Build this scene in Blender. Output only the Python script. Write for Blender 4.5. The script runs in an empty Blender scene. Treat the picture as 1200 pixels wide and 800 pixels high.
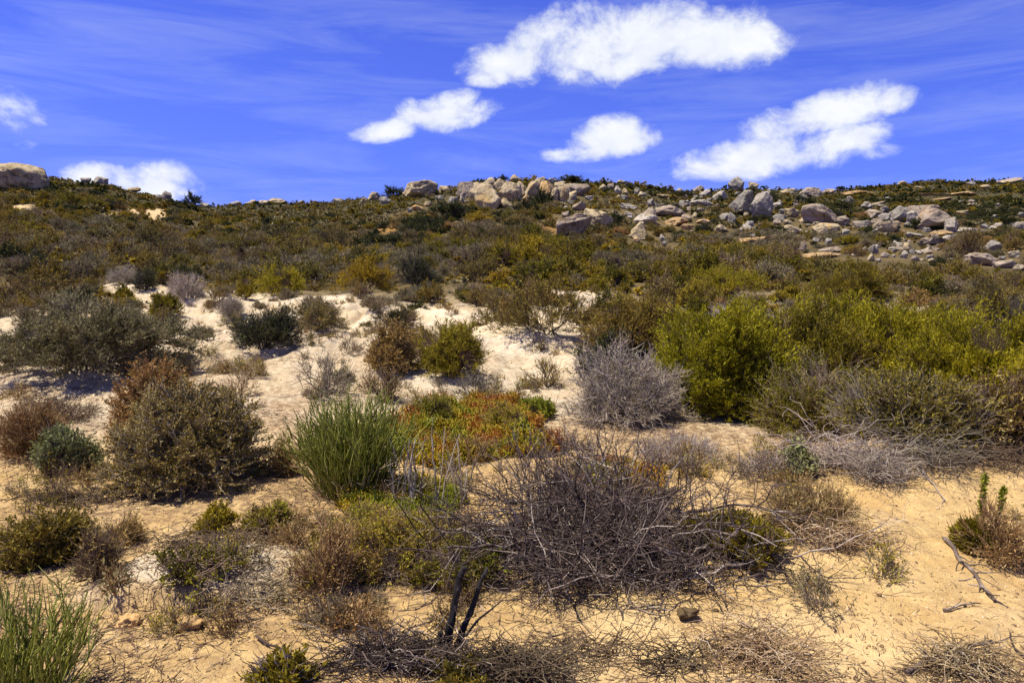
import bpy, math
import numpy as np

SC = bpy.context.scene
COL = SC.collection
R = np.random.default_rng(11)
PI = math.pi

# ------------------------------------------------------------------ noise
def _hash(ix, iy, iz, s):
    n = (ix * 73856093) ^ (iy * 19349663) ^ (iz * 83492791) ^ (s * 265443576 + 9781)
    n &= 0xffffffff
    n = ((n >> 16) ^ n) * 0x45d9f3b & 0xffffffff
    n = ((n >> 16) ^ n) * 0x45d9f3b & 0xffffffff
    n = (n >> 16) ^ n
    return n / 2147483647.5 - 1.0

def vnoise(p, s=0):
    p = np.asarray(p, float)
    i = np.floor(p).astype(np.int64); f = p - i
    f = f * f * f * (f * (f * 6 - 15) + 10)
    x, y, z = i[..., 0], i[..., 1], i[..., 2]
    fx, fy, fz = f[..., 0], f[..., 1], f[..., 2]
    def c(a, b, d): return _hash(x + a, y + b, z + d, s)
    x00 = c(0,0,0) * (1-fx) + c(1,0,0) * fx; x10 = c(0,1,0) * (1-fx) + c(1,1,0) * fx
    x01 = c(0,0,1) * (1-fx) + c(1,0,1) * fx; x11 = c(0,1,1) * (1-fx) + c(1,1,1) * fx
    return (x00 * (1-fy) + x10 * fy) * (1-fz) + (x01 * (1-fy) + x11 * fy) * fz

def n2(x, y, sc, s=0):
    x = np.asarray(x, float)
    return vnoise(np.stack([x * sc + 31.7, np.asarray(y, float) * sc + 17.3, np.full_like(x, s * 3.37 + .5)], -1), s)

def fbm(x, y, sc, s=0, o=3):
    return sum(n2(x, y, sc * 2**k, s + k) * .5**k for k in range(o))

def sstep(a, b, v):
    t = np.clip((v - a) / (b - a), 0, 1); return t * t * (3 - 2 * t)

def norm(v): return v / np.maximum(np.linalg.norm(v, axis=-1, keepdims=True), 1e-9)

# ------------------------------------------------------------------ terrain
F = 1200 * 26 / 36.0          # focal length in photo pixels
EYE = 1.6
PITCH = math.atan(60 / F)
NY = np.array([-500, 0, 3, 5, 8, 10, 14, 18, 22.]); NZ = np.array([0, 0, 0, .02, .1, .2, .75, 1.05, 1.45])
SKX = np.array([-700, -200, 0, 60, 120, 200, 250, 330, 450, 520, 560, 640, 720, 800, 880, 960, 1010, 1080, 1200, 1400, 1900.])
SKR = np.array([215, 212, 213, 214, 220, 236, 248, 242, 235, 228, 217, 215, 219, 226, 227, 227, 222, 216, 215, 216, 220.])
SKD = np.array([75, 75, 72, 72, 74, 80, 86, 88, 84, 80, 76, 78, 84, 92, 98, 112, 150, 170, 180, 185, 190.])

def pxof(x, y): return 600 + F * x / np.maximum(y, 1.0)

def hgt(x, y, fine=True):
    x = np.asarray(x, float); y = np.asarray(y, float)
    px = pxof(x, np.maximum(y, 8))
    e = (340 - np.interp(px, SKX, SKR)) / F
    yc = np.interp(px, SKX, SKD)
    zc = EYE + e * yc
    yy = np.clip(y, -100, None)
    z = np.interp(yy, NY, NZ)
    z = .25 * np.interp(yy - .8, NY, NZ) + .5 * z + .25 * np.interp(yy + .8, NY, NZ)
    k = (zc - 1.45) / (yc - 22)
    over = np.maximum(y - yc, 0)
    hill = 1.45 + k * (np.minimum(y, yc) - 22) - .12 * over - .0006 * over**2
    hill = np.maximum(hill, -6)
    z = np.where(y > 22, hill, z)
    far = sstep(18, 45, y)
    z = z + far * .45 * fbm(x, y, .11, 5, 3) * np.clip(1 - over / 40, 0, 1)
    # near relief
    near = 1 - sstep(16, 30, y)
    z = z + near * .05 * fbm(x, y, .7, 21, 3)
    mid = sstep(9, 12, y) * (1 - sstep(20, 26, y))
    rg = 1 - np.abs(n2(x, y * 1.5, .75, 29)) * 2.2
    z = z + mid * (.10 * np.clip(rg, -.3, 1) + .05 * np.abs(n2(x, y, 2.6, 33)) + .03 * n2(x, y, 5.3, 34))
    z = z + mid * .16 * fbm(x, y * 1.6, .42, 27, 2) - mid * .15 * np.exp(-((n2(x, y * .8, .33, 61)) / .12)**2)
    # right-hand sand mound and bank behind it
    z = z + .30 * np.exp(-((x - 3.15) / 1.0)**2 - ((y - 6.1) / .62)**2)
    z = z + .12 * np.exp(-((x - 2.0) / 1.3)**2 - ((y - 4.6) / .5)**2)
    z = z + .20 * np.exp(-((x - 5.0) / 1.1)**2 - ((y - 6.6) / .7)**2)
    # eroded lip on the left
    edge = 3.72 + .16 * n2(x, x * 0, 1.7, 41) + .07 * n2(x, y, 6., 42) + .04 * n2(x, y, 15., 43)
    win = np.exp(-((x + 1.75) / .62)**4)
    z = z + .12 * win * (1 + .5 * n2(x, y, 3.3, 44)) * sstep(0, .07, y - edge) * np.exp(-np.maximum(y - edge, 0) / .9)
    if fine:
        nf = 1 - sstep(11, 18, y)
        z = z + nf * (.026 * fbm(x, y, 3.1, 51, 4) + .014 * np.abs(n2(x, y, 11, 55)) - .02 * np.exp(-(n2(x, y, 4.3, 57) / .13)**2) * sstep(-.1, .5, n2(x, y, 1.3, 58)))
    return z

CAMZ = EYE
_ct, _st = math.cos(PITCH), math.sin(PITCH)
def ray(px, py):
    a = (px - 600) / F; b = (400 - py) / F
    return np.array([a, _ct + b * _st, -_st + b * _ct])
_YS = np.geomspace(2.2, 230, 3500)
def ground_at(px, py):
    d = ray(px, py); X = _YS * d[0] / d[1]; Z = CAMZ + _YS * d[2] / d[1]
    gap = Z - hgt(X, _YS, False)
    i = np.argmax(gap <= 0) if (gap <= 0).any() else int(np.argmin(gap / _YS))
    return X[i], _YS[i], float(hgt(X[i], _YS[i]))
def project(x, y, z):
    dy = y * _ct - (z - CAMZ) * _st; dz = y * _st + (z - CAMZ) * _ct
    return 600 + F * x / dy, 400 - F * dz / dy

def inpoly(px, py, poly):
    px = np.asarray(px); py = np.asarray(py); ins = np.zeros(px.shape, bool)
    n = len(poly)
    for i in range(n):
        x1, y1 = poly[i]; x2, y2 = poly[(i + 1) % n]
        c = ((y1 > py) != (y2 > py)) & (px < (x2 - x1) * (py - y1) / (y2 - y1 + 1e-9) + x1)
        ins ^= c
    return ins

# ------------------------------------------------------------------ geometry collector
class Geo:
    def __init__(s): s.v = []; s.f = []; s.t = []; s.m = []; s.n = 0
    def add(s, v, faces, tint, mi=0):
        v = np.asarray(v, float).reshape(-1, 3); faces = np.asarray(faces, np.int64)
        s.v.append(v); s.f.append(faces + s.n); s.m.append(np.full(len(faces), mi, np.int32))
        s.t.append(np.broadcast_to(np.asarray(tint, float), (len(v),)) if np.ndim(tint) else np.full(len(v), float(tint)))
        s.n += len(v)
    def mesh(s, name, mats, smooth=False):
        me = bpy.data.meshes.new(name)
        if s.v:
            v = np.concatenate(s.v); t = np.concatenate(s.t); m = np.concatenate(s.m)
            tot = np.concatenate([np.full(len(f), f.shape[1], np.int32) for f in s.f])
            li = np.concatenate([f.ravel() for f in s.f]).astype(np.int32)
            st = np.concatenate([[0], np.cumsum(tot)[:-1]]).astype(np.int32)
            me.vertices.add(len(v)); me.vertices.foreach_set('co', v.astype(np.float32).ravel())
            me.loops.add(len(li)); me.loops.foreach_set('vertex_index', li)
            me.polygons.add(len(tot)); me.polygons.foreach_set('loop_start', st)
            me.polygons.foreach_set('loop_total', tot)
            me.polygons.foreach_set('material_index', m)
            if smooth: me.polygons.foreach_set('use_smooth', np.ones(len(tot), bool))
            a = me.attributes.new('tint', 'FLOAT', 'POINT'); a.data.foreach_set('value', t.astype(np.float32))
            me.update(calc_edges=True); me.validate()
        for mt in (mats if isinstance(mats, (list, tuple)) else [mats]): me.materials.append(mt)
        return me

def tubes(g, P, Rd, S=3, tint=.5, mi=0):
    P = np.asarray(P, float); N, K = P.shape[:2]
    T = norm(np.gradient(P, axis=1))
    ref = np.where(np.abs(T[..., 2:3]) < .9, np.array([0, 0, 1.]), np.array([1., 0, 0]))
    B = norm(np.cross(T, ref)); Cc = np.cross(T, B)
    an = np.arange(S) / S * 2 * PI
    V = P[:, :, None] + np.asarray(Rd)[:, :, None, None] * (np.cos(an)[:, None] * B[:, :, None] + np.sin(an)[:, None] * Cc[:, :, None])
    idx = np.arange(N * K * S).reshape(N, K, S); nx = np.roll(idx, -1, 2)
    q = np.stack([idx[:, :-1], nx[:, :-1], nx[:, 1:], idx[:, 1:]], -1).reshape(-1, 4)
    tv = np.repeat(np.broadcast_to(np.asarray(tint, float), (N,)), K * S) + np.repeat(R.normal(size=N * K) * .09, S)
    g.add(V, q, tv, mi)

def leaves(g, C, D, L, W, tint, rng, mi=0):
    N = len(C)
    if N == 0: return
    D = norm(D); s = norm(np.cross(D, rng.normal(size=(N, 3))))
    L = np.broadcast_to(L, (N,))[:, None]; W = np.broadcast_to(W, (N,))[:, None]
    m = C + D * L * .5
    V = np.stack([C, m + s * W * .5, C + D * L, m - s * W * .5], 1)
    g.add(V, np.arange(4 * N).reshape(N, 4), np.repeat(np.broadcast_to(tint, (N,)), 4), mi)

def bow(rng, A, B, K, amt, upbow=0.):
    """curved polylines from A to B"""
    t = np.linspace(0, 1, K)[None, :, None]
    L = np.linalg.norm(B - A, axis=1)[:, None, None]
    side = rng.normal(size=(len(A), 1, 3))
    P = A[:, None] + (B - A)[:, None] * t + np.sin(PI * t) * L * (side * amt + np.array([0, 0, upbow]))
    j = rng.normal(size=P.shape) * L * amt * .28; j[:, 0] = 0
    return P + j

def at(P, i, t):
    K = P.shape[1]; f = t * (K - 1); k = np.minimum(f.astype(int), K - 2); fr = (f - k)[:, None]
    return P[i, k] * (1 - fr) + P[i, k + 1] * fr, norm(P[i, k + 1] - P[i, k])

def taper(r0, r1, N, K): 
    t = np.linspace(0, 1, K)[None]; r0 = np.broadcast_to(r0, (N,))[:, None]; r1 = np.broadcast_to(r1, (N,))[:, None]
    return r0 * (1 - t) + r1 * t

def shrub(rng, w, h, st, gw=None, gf=None, wm=0, fm=0):
    """woody skeleton and leaves filling a lumpy dome; returns (wood, foliage)"""
    gw = gw or Geo(); gf = gf or Geo(); sd = int(rng.integers(1, 9999))
    lump = st.get('lump', .3)
    def dome(n, lo=.02):
        z = rng.uniform(lo, 1, n) ** st.get('zpow', .9); a = rng.uniform(0, 2 * PI, n); r = np.sqrt(np.maximum(1 - z * z, 0))
        return np.stack([r * np.cos(a), r * np.sin(a), z], 1)
    def env(d):
        m = 1 + lump * vnoise(d * 2.3 + sd % 97, sd) + lump * .6 * vnoise(d * 5.1 + sd % 89, sd + 1)
        return d * np.array([w / 2, w / 2, h]) * m[:, None]
    ns, nc, nt = st['stems'], st['secs'], st['twigs']
    tle = min(st['tl'], .22 * h + .05 * w, .26 * w); w = w - 1.05 * tle; h = h - .8 * tle
    sp = st.get('foot', .12) * w
    d = dome(ns, .25); A = np.concatenate([rng.normal(size=(ns, 2)) * sp * .5, np.full((ns, 1), -.03)], 1)
    P0 = bow(rng, A, A * [1, 1, 0] * .4 + env(d) * rng.uniform(.55, .75, (ns, 1)), 6, .07, .05)
    tubes(gw, P0, taper(st['r0'], st['r0'] * .45, ns, 6), 4, rng.uniform(0, .6, ns), wm)
    i = rng.integers(0, ns, nc); A1, T1 = at(P0, i, rng.uniform(.25, 1, nc))
    d1 = norm(norm(A1 / np.array([w / 2, w / 2, h])) + rng.normal(size=(nc, 3)) * .42); d1[:, 2] = np.abs(d1[:, 2]); 
    P1 = bow(rng, A1, env(d1) * rng.uniform(.72, .97, (nc, 1)), 5, .08, .02)
    tubes(gw, P1, taper(st['r0'] * .45, st['tr'] * 1.2, nc, 5), 3, rng.uniform(.1, .8, nc), wm)
    i = rng.integers(0, nc, nt); A2, T2 = at(P1, i, rng.uniform(.2, 1, nt) ** .8)
    out = norm(A2 / np.array([w / 2, w / 2, h]) ** 2)
    D2 = norm(out * st.get('out', .6) + T2 * .5 + np.array([0, 0, st.get('up', .4)]) + rng.normal(size=(nt, 3)) * st.get('rnd', .5))
    tl = tle * rng.uniform(.5, 1.35, (nt, 1))
    P2 = bow(rng, A2, A2 + D2 * tl, 4, .09)
    P2[..., 2] = np.maximum(P2[..., 2], .01)
    tubes(gw, P2, taper(st['tr'], st['tr'] * .35, nt, 4), 3, rng.uniform(.15, 1, nt), wm)
    nl = st['leaves']
    if nl:
        i = rng.integers(0, nt, nl); C, T = at(P2, i, rng.uniform(.05, 1, nl))
        keep = vnoise(C * (2.2 / max(h, .3)) + 7, sd + 3) > st.get('gap', -.55); C, T, i = C[keep], T[keep], i[keep]; n = len(C)
        D = norm(T * st.get('along', .7) + rng.normal(size=(n, 3)) * .6 + np.array([0, 0, st.get('lup', .2)]))
        tw_ = rng.normal(size=nt) * .14; tint = np.clip(.5 + tw_[i] + .45 * vnoise(C * (3.0 / max(h, .3)), sd + 5) + rng.normal(size=n) * st.get('tv', .2), 0, 1)
        leaves(gf, C, D, st['ll'] * rng.uniform(.6, 1.4, n), st['lw'] * rng.uniform(.7, 1.3, n), tint, rng, fm)
    return gw, gf

# ------------------------------------------------------------------ materials
def nt_new(name):
    m = bpy.data.materials.new(name); m.use_nodes = True
    nt = m.node_tree; nt.nodes.clear()
    return m, nt, nt.nodes, nt.links

def ramp_mat(name, cols, trans=0., rough=.75, objvar=.25, spec=.2):
    m, nt, N, L = nt_new(name)
    out = N.new('ShaderNodeOutputMaterial'); b = N.new('ShaderNodeBsdfPrincipled')
    a = N.new('ShaderNodeAttribute'); a.attribute_name = 'tint'
    rp = N.new('ShaderNodeValToRGB'); els = rp.color_ramp.elements
    while len(els) < len(cols): els.new(.5)
    for k, c in enumerate(cols):
        els[k].position = k / (len(cols) - 1); els[k].color = (*c, 1)
    L.new(a.outputs['Fac'], rp.inputs[0])
    oi = N.new('ShaderNodeObjectInfo'); hs = N.new('ShaderNodeHueSaturation')
    mr = N.new('ShaderNodeMapRange'); mr.inputs[3].default_value = 1 - objvar; mr.inputs[4].default_value = 1 + objvar
    L.new(oi.outputs['Random'], mr.inputs[0]); L.new(mr.outputs[0], hs.inputs['Value'])
    mh = N.new('ShaderNodeMapRange'); mh.inputs[3].default_value = .5 + objvar * .06; mh.inputs[4].default_value = .5 - objvar * .06
    L.new(oi.outputs['Random'], mh.inputs[0]); L.new(mh.outputs[0], hs.inputs['Hue'])
    L.new(rp.outputs[0], hs.inputs['Color']); L.new(hs.outputs[0], b.inputs['Base Color'])
    b.inputs['Roughness'].default_value = rough; b.inputs['Specular IOR Level'].default_value = spec
    if trans:
        tr = N.new('ShaderNodeBsdfTranslucent'); L.new(hs.outputs[0], tr.inputs[0])
        mx = N.new('ShaderNodeMixShader'); mx.inputs[0].default_value = trans
        L.new(b.outputs[0], mx.inputs[1]); L.new(tr.outputs[0], mx.inputs[2]); L.new(mx.outputs[0], out.inputs[0])
    else: L.new(b.outputs[0], out.inputs[0])
    return m

M = {}
M['wood_grey'] = ramp_mat('grey_bark', [(.10,.078,.055), (.23,.185,.14), (.42,.36,.28)])
M['wood_lav'] = ramp_mat('lavender_grey_bark', [(.17,.135,.105), (.34,.285,.235), (.54,.465,.39)])
M['wood_brown'] = ramp_mat('brown_bark', [(.05,.033,.022), (.13,.085,.055), (.27,.19,.13)])
M['wood_dark'] = ramp_mat('dark_dead_bark', [(.018,.012,.010), (.068,.046,.038), (.16,.122,.10), (.48,.41,.35)], objvar=.1)
M['wood_straw'] = ramp_mat('straw_stem', [(.16,.10,.05), (.36,.25,.13), (.58,.48,.34)], objvar=.12)
M['wood_rust'] = ramp_mat('dry_orange_stem', [(.12,.07,.025), (.27,.165,.065), (.44,.31,.15)], objvar=.12)
M['wood_black'] = ramp_mat('charred_bark', [(.012,.011,.011), (.03,.025,.024), (.16,.14,.13)], objvar=.1)
M['wood_warm'] = ramp_mat('warm_grey_bark', [(.12,.085,.055), (.25,.185,.12), (.42,.34,.24)])
M['grey'] = ramp_mat('grey_olive_leaf', [(.09,.08,.022), (.19,.165,.06), (.32,.28,.15)], .15)
M['brown'] = ramp_mat('brown_olive_leaf', [(.11,.082,.010), (.23,.175,.026), (.35,.295,.12)], .12)
M['rust'] = ramp_mat('rust_leaf', [(.23,.14,.03), (.34,.21,.05), (.41,.29,.12)], .12)
M['reed'] = ramp_mat('reed_green_stem', [(.075,.09,.008), (.19,.21,.022), (.35,.345,.08)], 0., .5, .1, .35)
M['feather'] = ramp_mat('yellow_green_leaf', [(.15,.13,.004), (.35,.295,.008), (.50,.42,.022)], .33)
M['green'] = ramp_mat('olive_green_leaf', [(.075,.065,.005), (.20,.165,.010), (.34,.275,.016)], .28)
M['mustard'] = ramp_mat('mustard_leaf', [(.20,.14,.007), (.36,.265,.010), (.48,.37,.025)], .2)
M['dark'] = ramp_mat('dark_green_leaf', [(.018,.024,.005), (.05,.058,.012), (.11,.11,.025)], .12)
M['lime'] = ramp_mat('lime_leaf', [(.15,.17,.012), (.27,.28,.02), (.38,.36,.05)], .25)
M['sage'] = ramp_mat('blue_green_leaf', [(.12,.125,.03), (.25,.265,.09), (.38,.40,.19)], .2)
M['red'] = ramp_mat('reddish_leaf', [(.16,.055,.022), (.27,.12,.055), (.36,.22,.12)], .15)
M['mat'] = ramp_mat('succulent_leaf', [(.36,.10,.02), (.44,.20,.022), (.44,.31,.014), (.34,.315,.015), (.20,.22,.015)], .2, .5, .05, .3)
M['fuzzy'] = ramp_mat('fuzzy_low_leaf', [(.28,.18,.08), (.31,.22,.04), (.38,.33,.022), (.46,.42,.03)], .25)
M['straw'] = ramp_mat('straw_leaf', [(.26,.15,.045), (.38,.25,.085), (.52,.40,.19)], .15)
M['olive'] = ramp_mat('olive_brown_leaf', [(.10,.077,.009), (.22,.165,.018), (.35,.27,.05)], .18)

def ground_mat():
    m, nt, N, L = nt_new('sandy_soil')
    out = N.new('ShaderNodeOutputMaterial'); b = N.new('ShaderNodeBsdfPrincipled'); L.new(b.outputs[0], out.inputs[0])
    b.inputs['Roughness'].default_value = .9; b.inputs['Specular IOR Level'].default_value = .12
    tc = N.new('ShaderNodeTexCoord')
    def noise(sc, det=5, rough=.6):
        n = N.new('ShaderNodeTexNoise'); n.inputs['Scale'].default_value = sc; n.inputs['Detail'].default_value = det; n.inputs['Roughness'].default_value = rough
        L.new(tc.outputs['Object'], n.inputs['Vector']); return n.outputs['Fac']
    def attr(n): a = N.new('ShaderNodeAttribute'); a.attribute_name = n; return a.outputs['Fac']
    def mix(f, c1, c2):
        x = N.new('ShaderNodeMix'); x.data_type = 'RGBA'
        if hasattr(f, 'node'): L.new(f, x.inputs[0])
        else: x.inputs[0].default_value = f
        for s, c in ((6, c1), (7, c2)):
            if hasattr(c, 'node'): L.new(c, x.inputs[s])
            else: x.inputs[s].default_value = (*c, 1)
        return x.outputs[2]
    def rng_(v, a, b_, lo=0, hi=1):
        r = N.new('ShaderNodeMapRange'); r.inputs[1].default_value = a; r.inputs[2].default_value = b_; r.inputs[3].default_value = lo; r.inputs[4].default_value = hi
        L.new(v, r.inputs[0]); return r.outputs[0]
    def mul(a, c):
        x = N.new('ShaderNodeMath'); x.operation = 'MULTIPLY'
        for k, v in enumerate((a, c)):
            if hasattr(v, 'node'): L.new(v, x.inputs[k])
            else: x.inputs[k].default_value = v
        return x.outputs[0]
    def add(a, c):
        x = N.new('ShaderNodeMath'); x.operation = 'ADD'; x.use_clamp = True
        for k, v in enumerate((a, c)):
            if hasattr(v, 'node'): L.new(v, x.inputs[k])
            else: x.inputs[k].default_value = v
        return x.outputs[0]
    tan = mix(rng_(noise(1.6), .35, .65), (.66, .435, .165), (.73, .53, .25))
    cream = mix(rng_(noise(.9), .35, .7), (.63, .51, .33), (.75, .66, .51))
    c = mix(attr('pale'), tan, cream)
    c = mix(mul(rng_(noise(9, 6, .7), .48, .70), .6), c, (.38, .22, .095))
    c = mix(mul(rng_(noise(70, 3, .7), .56, .68), .5), c, (.30, .19, .10))
    c = mix(mul(rng_(noise(160, 2, .6), .60, .70), .6), c, (.80, .68, .52))
    lit = mul(attr('litter'), rng_(noise(14, 7, .75), .36, .58))
    c = mix(lit, c, (.24, .15, .085))
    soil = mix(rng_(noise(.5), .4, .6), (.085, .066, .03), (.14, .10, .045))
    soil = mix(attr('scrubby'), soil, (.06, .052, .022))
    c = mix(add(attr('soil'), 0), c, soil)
    c = mix(mul(attr('orange'), rng_(noise(1.2, 6, .7), .35, .55)), c, (.34, .18, .05))
    L.new(c, b.inputs['Base Color'])
    h = add(mul(noise(26, 6, .65), .5), mul(noise(120, 3, .7), .35))
    bp = N.new('ShaderNodeBump'); bp.inputs['Strength'].default_value = 1.; bp.inputs['Distance'].default_value = .03
    L.new(h, bp.inputs['Height']); L.new(bp.outputs[0], b.inputs['Normal'])
    return m

def rock_mat(name, c0, c1, stain, streak):
    m, nt, N, L = nt_new(name)
    out = N.new('ShaderNodeOutputMaterial'); b = N.new('ShaderNodeBsdfPrincipled'); L.new(b.outputs[0], out.inputs[0])
    b.inputs['Roughness'].default_value = .85; b.inputs['Specular IOR Level'].default_value = .2
    tc = N.new('ShaderNodeTexCoord'); oi = N.new('ShaderNodeObjectInfo')
    va = N.new('ShaderNodeVectorMath'); va.operation = 'ADD'
    sc = N.new('ShaderNodeVectorMath'); sc.operation = 'SCALE'; sc.inputs['Scale'].default_value = 40
    cb = N.new('ShaderNodeCombineXYZ'); 
    for k in range(3): L.new(oi.outputs['Random'], cb.inputs[k])
    L.new(cb.outputs[0], sc.inputs[0]); geo = N.new('ShaderNodeNewGeometry')
    L.new(geo.outputs['Position'], va.inputs[0]); L.new(sc.outputs[0], va.inputs[1])
    def noise(s, det=6, ro=.6):
        n = N.new('ShaderNodeTexNoise'); n.inputs['Scale'].default_value = s; n.inputs['Detail'].default_value = det; n.inputs['Roughness'].default_value = ro
        L.new(va.outputs[0], n.inputs['Vector']); return n.outputs['Fac']
    def rg(v, a, c):
        r = N.new('ShaderNodeMapRange'); r.inputs[1].default_value = a; r.inputs[2].default_value = c; L.new(v, r.inputs[0]); return r.outputs[0]
    def mix(f, c1, c2):
        x = N.new('ShaderNodeMix'); x.data_type = 'RGBA'; L.new(f, x.inputs[0])
        for s, c in ((6, c1), (7, c2)):
            if hasattr(c, 'node'): L.new(c, x.inputs[s])
            else: x.inputs[s].default_value = (*c, 1)
        return x.outputs[2]
    c = mix(rg(noise(.8), .35, .65), c0, c1)
    c = mix(rg(noise(1.7, 7, .7), .52, .66), c, stain)
    c = mix(rg(noise(.6, 5, .7), .56, .68), c, streak)
    c = mix(rg(noise(3.0, 7, .78), .53, .66), c, (.075, .062, .048))
    vo = N.new('ShaderNodeTexVoronoi'); vo.feature = 'DISTANCE_TO_EDGE'; vo.inputs['Scale'].default_value = .42; L.new(va.outputs[0], vo.inputs['Vector'])
    wv = N.new('ShaderNodeMix'); wv.data_type = 'VECTOR'; wv.inputs[0].default_value = .35; L.new(va.outputs[0], wv.inputs[4]); nv = N.new('ShaderNodeTexNoise'); nv.inputs['Scale'].default_value = 1.1; nv.inputs['Detail'].default_value = 5; L.new(va.outputs[0], nv.inputs['Vector']); L.new(nv.outputs['Color'], wv.inputs[5]); L.new(wv.outputs[1], vo.inputs['Vector'])
    cm_ = N.new('ShaderNodeMath'); cm_.operation = 'MULTIPLY'; L.new(rg(vo.outputs['Distance'], .022, .004), cm_.inputs[0]); L.new(rg(noise(.9, 4), .45, .62), cm_.inputs[1]); c = mix(cm_.outputs[0], c, (.10, .078, .055))
    c = mix(rg(noise(9, 5, .7), .62, .72), c, (.50, .47, .40))
    hs = N.new('ShaderNodeHueSaturation'); r = N.new('ShaderNodeMapRange'); r.inputs[3].default_value = .72; r.inputs[4].default_value = 1.0
    L.new(oi.outputs['Random'], r.inputs[0]); L.new(r.outputs[0], hs.inputs['Value']); L.new(c, hs.inputs['Color'])
    L.new(hs.outputs[0], b.inputs['Base Color'])
    bp = N.new('ShaderNodeBump'); bp.inputs['Strength'].default_value = .7; bp.inputs['Distance'].default_value = .12
    L.new(noise(3.2, 8, .7), bp.inputs['Height']); L.new(bp.outputs[0], b.inputs['Normal'])
    return m
RM = {'tan': rock_mat('tan_granite', (.40,.31,.18), (.56,.45,.28), (.20,.15,.09), (.52,.34,.12)),
      'grey': rock_mat('grey_granite', (.27,.24,.195), (.38,.34,.285), (.15,.13,.11), (.33,.26,.17)),
      'pink': rock_mat('pinkish_granite', (.31,.24,.175), (.42,.34,.26), (.17,.13,.10), (.40,.26,.14)),
      'orange': rock_mat('orange_stained_granite', (.50,.31,.12), (.55,.40,.22), (.36,.22,.11), (.55,.28,.07)),
      'white': rock_mat('pale_granite', (.36,.315,.25), (.52,.46,.38), (.20,.17,.135), (.44,.34,.20))}

# ------------------------------------------------------------------ object helpers
def tag(o, label, cat, group=None, kind=None):
    o['label'] = label; o['category'] = cat
    if group: o['group'] = group
    if kind: o['kind'] = kind
    return o
def obj(name, me, parent=None, loc=None):
    o = bpy.data.objects.new(name, me); COL.objects.link(o)
    if parent: o.parent = parent
    if loc is not None: o.location = loc
    return o
def thing(name, label, cat, loc, rz=0, group=None):
    o = bpy.data.objects.new(name, None); COL.objects.link(o); o.location = loc; o.rotation_euler = (0, 0, rz)
    o.empty_display_size = .1
    return tag(o, label, cat, group)

# ------------------------------------------------------------------ bare ground zones (laid out on the photograph, used on the terrain)
BANK = [(118,324),(160,326),(210,336),(300,342),(360,352),(450,350),(540,362),(600,385),(665,418),(655,455),(600,492),(500,474),(420,470),(330,470),(262,462),(215,425),(185,385),(140,350)]
STRIP = [(640,343),(690,340),(780,362),(770,374),(700,372)]
CLEAN = [(690,690),(760,640),(880,600),(1030,540),(1120,545),(1200,560),(1200,760),(1000,790),(760,790),(690,760)]
PATCH = [(22,247,20,7),(150,249,14,5),(183,251,16,7),(132,252,8,3)]
EARTH = [(445,270,34,11),(560,268,30,7),(648,268,34,8)]

def zone_fields(x, y, z):
    px, py = project(x, np.maximum(y, 1.5), z)
    wob = n2(x, y, .55, 71) * 14
    bank = inpoly(px + wob, py + wob * .4, BANK) | inpoly(px, py, STRIP)
    pat = np.zeros(px.shape, bool); ear = np.zeros(px.shape)
    for cx, cy, a, b in PATCH: pat |= (((px - cx) / a)**2 + ((py - cy) / b)**2 < 1)
    for cx, cy, a, b in EARTH: ear = np.maximum(ear, np.clip(1.6 - 1.6 * (((px - cx) / a)**2 + ((py - cy) / b)**2), 0, 1))
    return px, py, bank & (y < 40), pat & (y > 25), ear * (y > 25)

# ------------------------------------------------------------------ ground sheet
def axis(parts):
    out = []
    for a, b, n in parts: out.append(np.linspace(a, b, n, endpoint=False))
    return np.unique(np.concatenate(out))
gx = axis([(-420,-120,12),(-120,-40,60),(-40,-12,90),(-12,-5,120),(-5,5.6,330),(5.6,12,110),(12,40,90),(40,130,70),(130,421,12)])
gy = axis([(-60,1.5,20),(1.5,9,290),(9,16,150),(16,30,120),(30,110,220),(110,220,80),(220,600,16)])
X, Y = np.meshgrid(gx, gy)
Z = hgt(X.ravel(), Y.ravel()).reshape(X.shape)
nx_, ny_ = len(gx), len(gy)
ix = np.arange(nx_ * ny_).reshape(ny_, nx_)
g = Geo(); g.add(np.stack([X, Y, Z], -1), np.stack([ix[:-1,:-1], ix[:-1,1:], ix[1:,1:], ix[1:,:-1]], -1).reshape(-1, 4), 0.)
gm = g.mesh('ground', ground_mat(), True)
xf, yf, zf = X.ravel(), Y.ravel(), Z.ravel()
px, py, bank, pat, ear = zone_fields(xf, yf, zf)
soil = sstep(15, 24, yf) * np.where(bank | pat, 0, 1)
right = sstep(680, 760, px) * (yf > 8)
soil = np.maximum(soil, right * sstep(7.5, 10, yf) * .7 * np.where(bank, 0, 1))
pale = np.clip(sstep(5.6, 9.5, yf) + np.exp(-((xf + 1.75) / .5)**4 - ((yf - 3.93) / .26)**4) * 1.7 + .25 * n2(xf, yf, .6, 73), 0, 1) * (1 - pat * .7)
clean = inpoly(px, py, CLEAN)
lit = np.clip(.75 + .5 * fbm(xf, yf, .9, 75, 2), 0, 1) * (1 - sstep(9, 14, yf) * .5) * np.where(bank, .8, 1)
lit = np.where(clean & (yf < 9), lit * .38, lit) * (1 - .7 * np.exp(-((xf + 1.75) / .55)**4 - ((yf - 3.95) / .3)**4))
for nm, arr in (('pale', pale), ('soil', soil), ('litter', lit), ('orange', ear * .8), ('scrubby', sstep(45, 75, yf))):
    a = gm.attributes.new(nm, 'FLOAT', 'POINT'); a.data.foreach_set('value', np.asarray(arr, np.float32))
go = obj('ground', gm); go['kind'] = 'structure'; go['label'] = 'sandy hillside rising to the rocky ridge'

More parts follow.
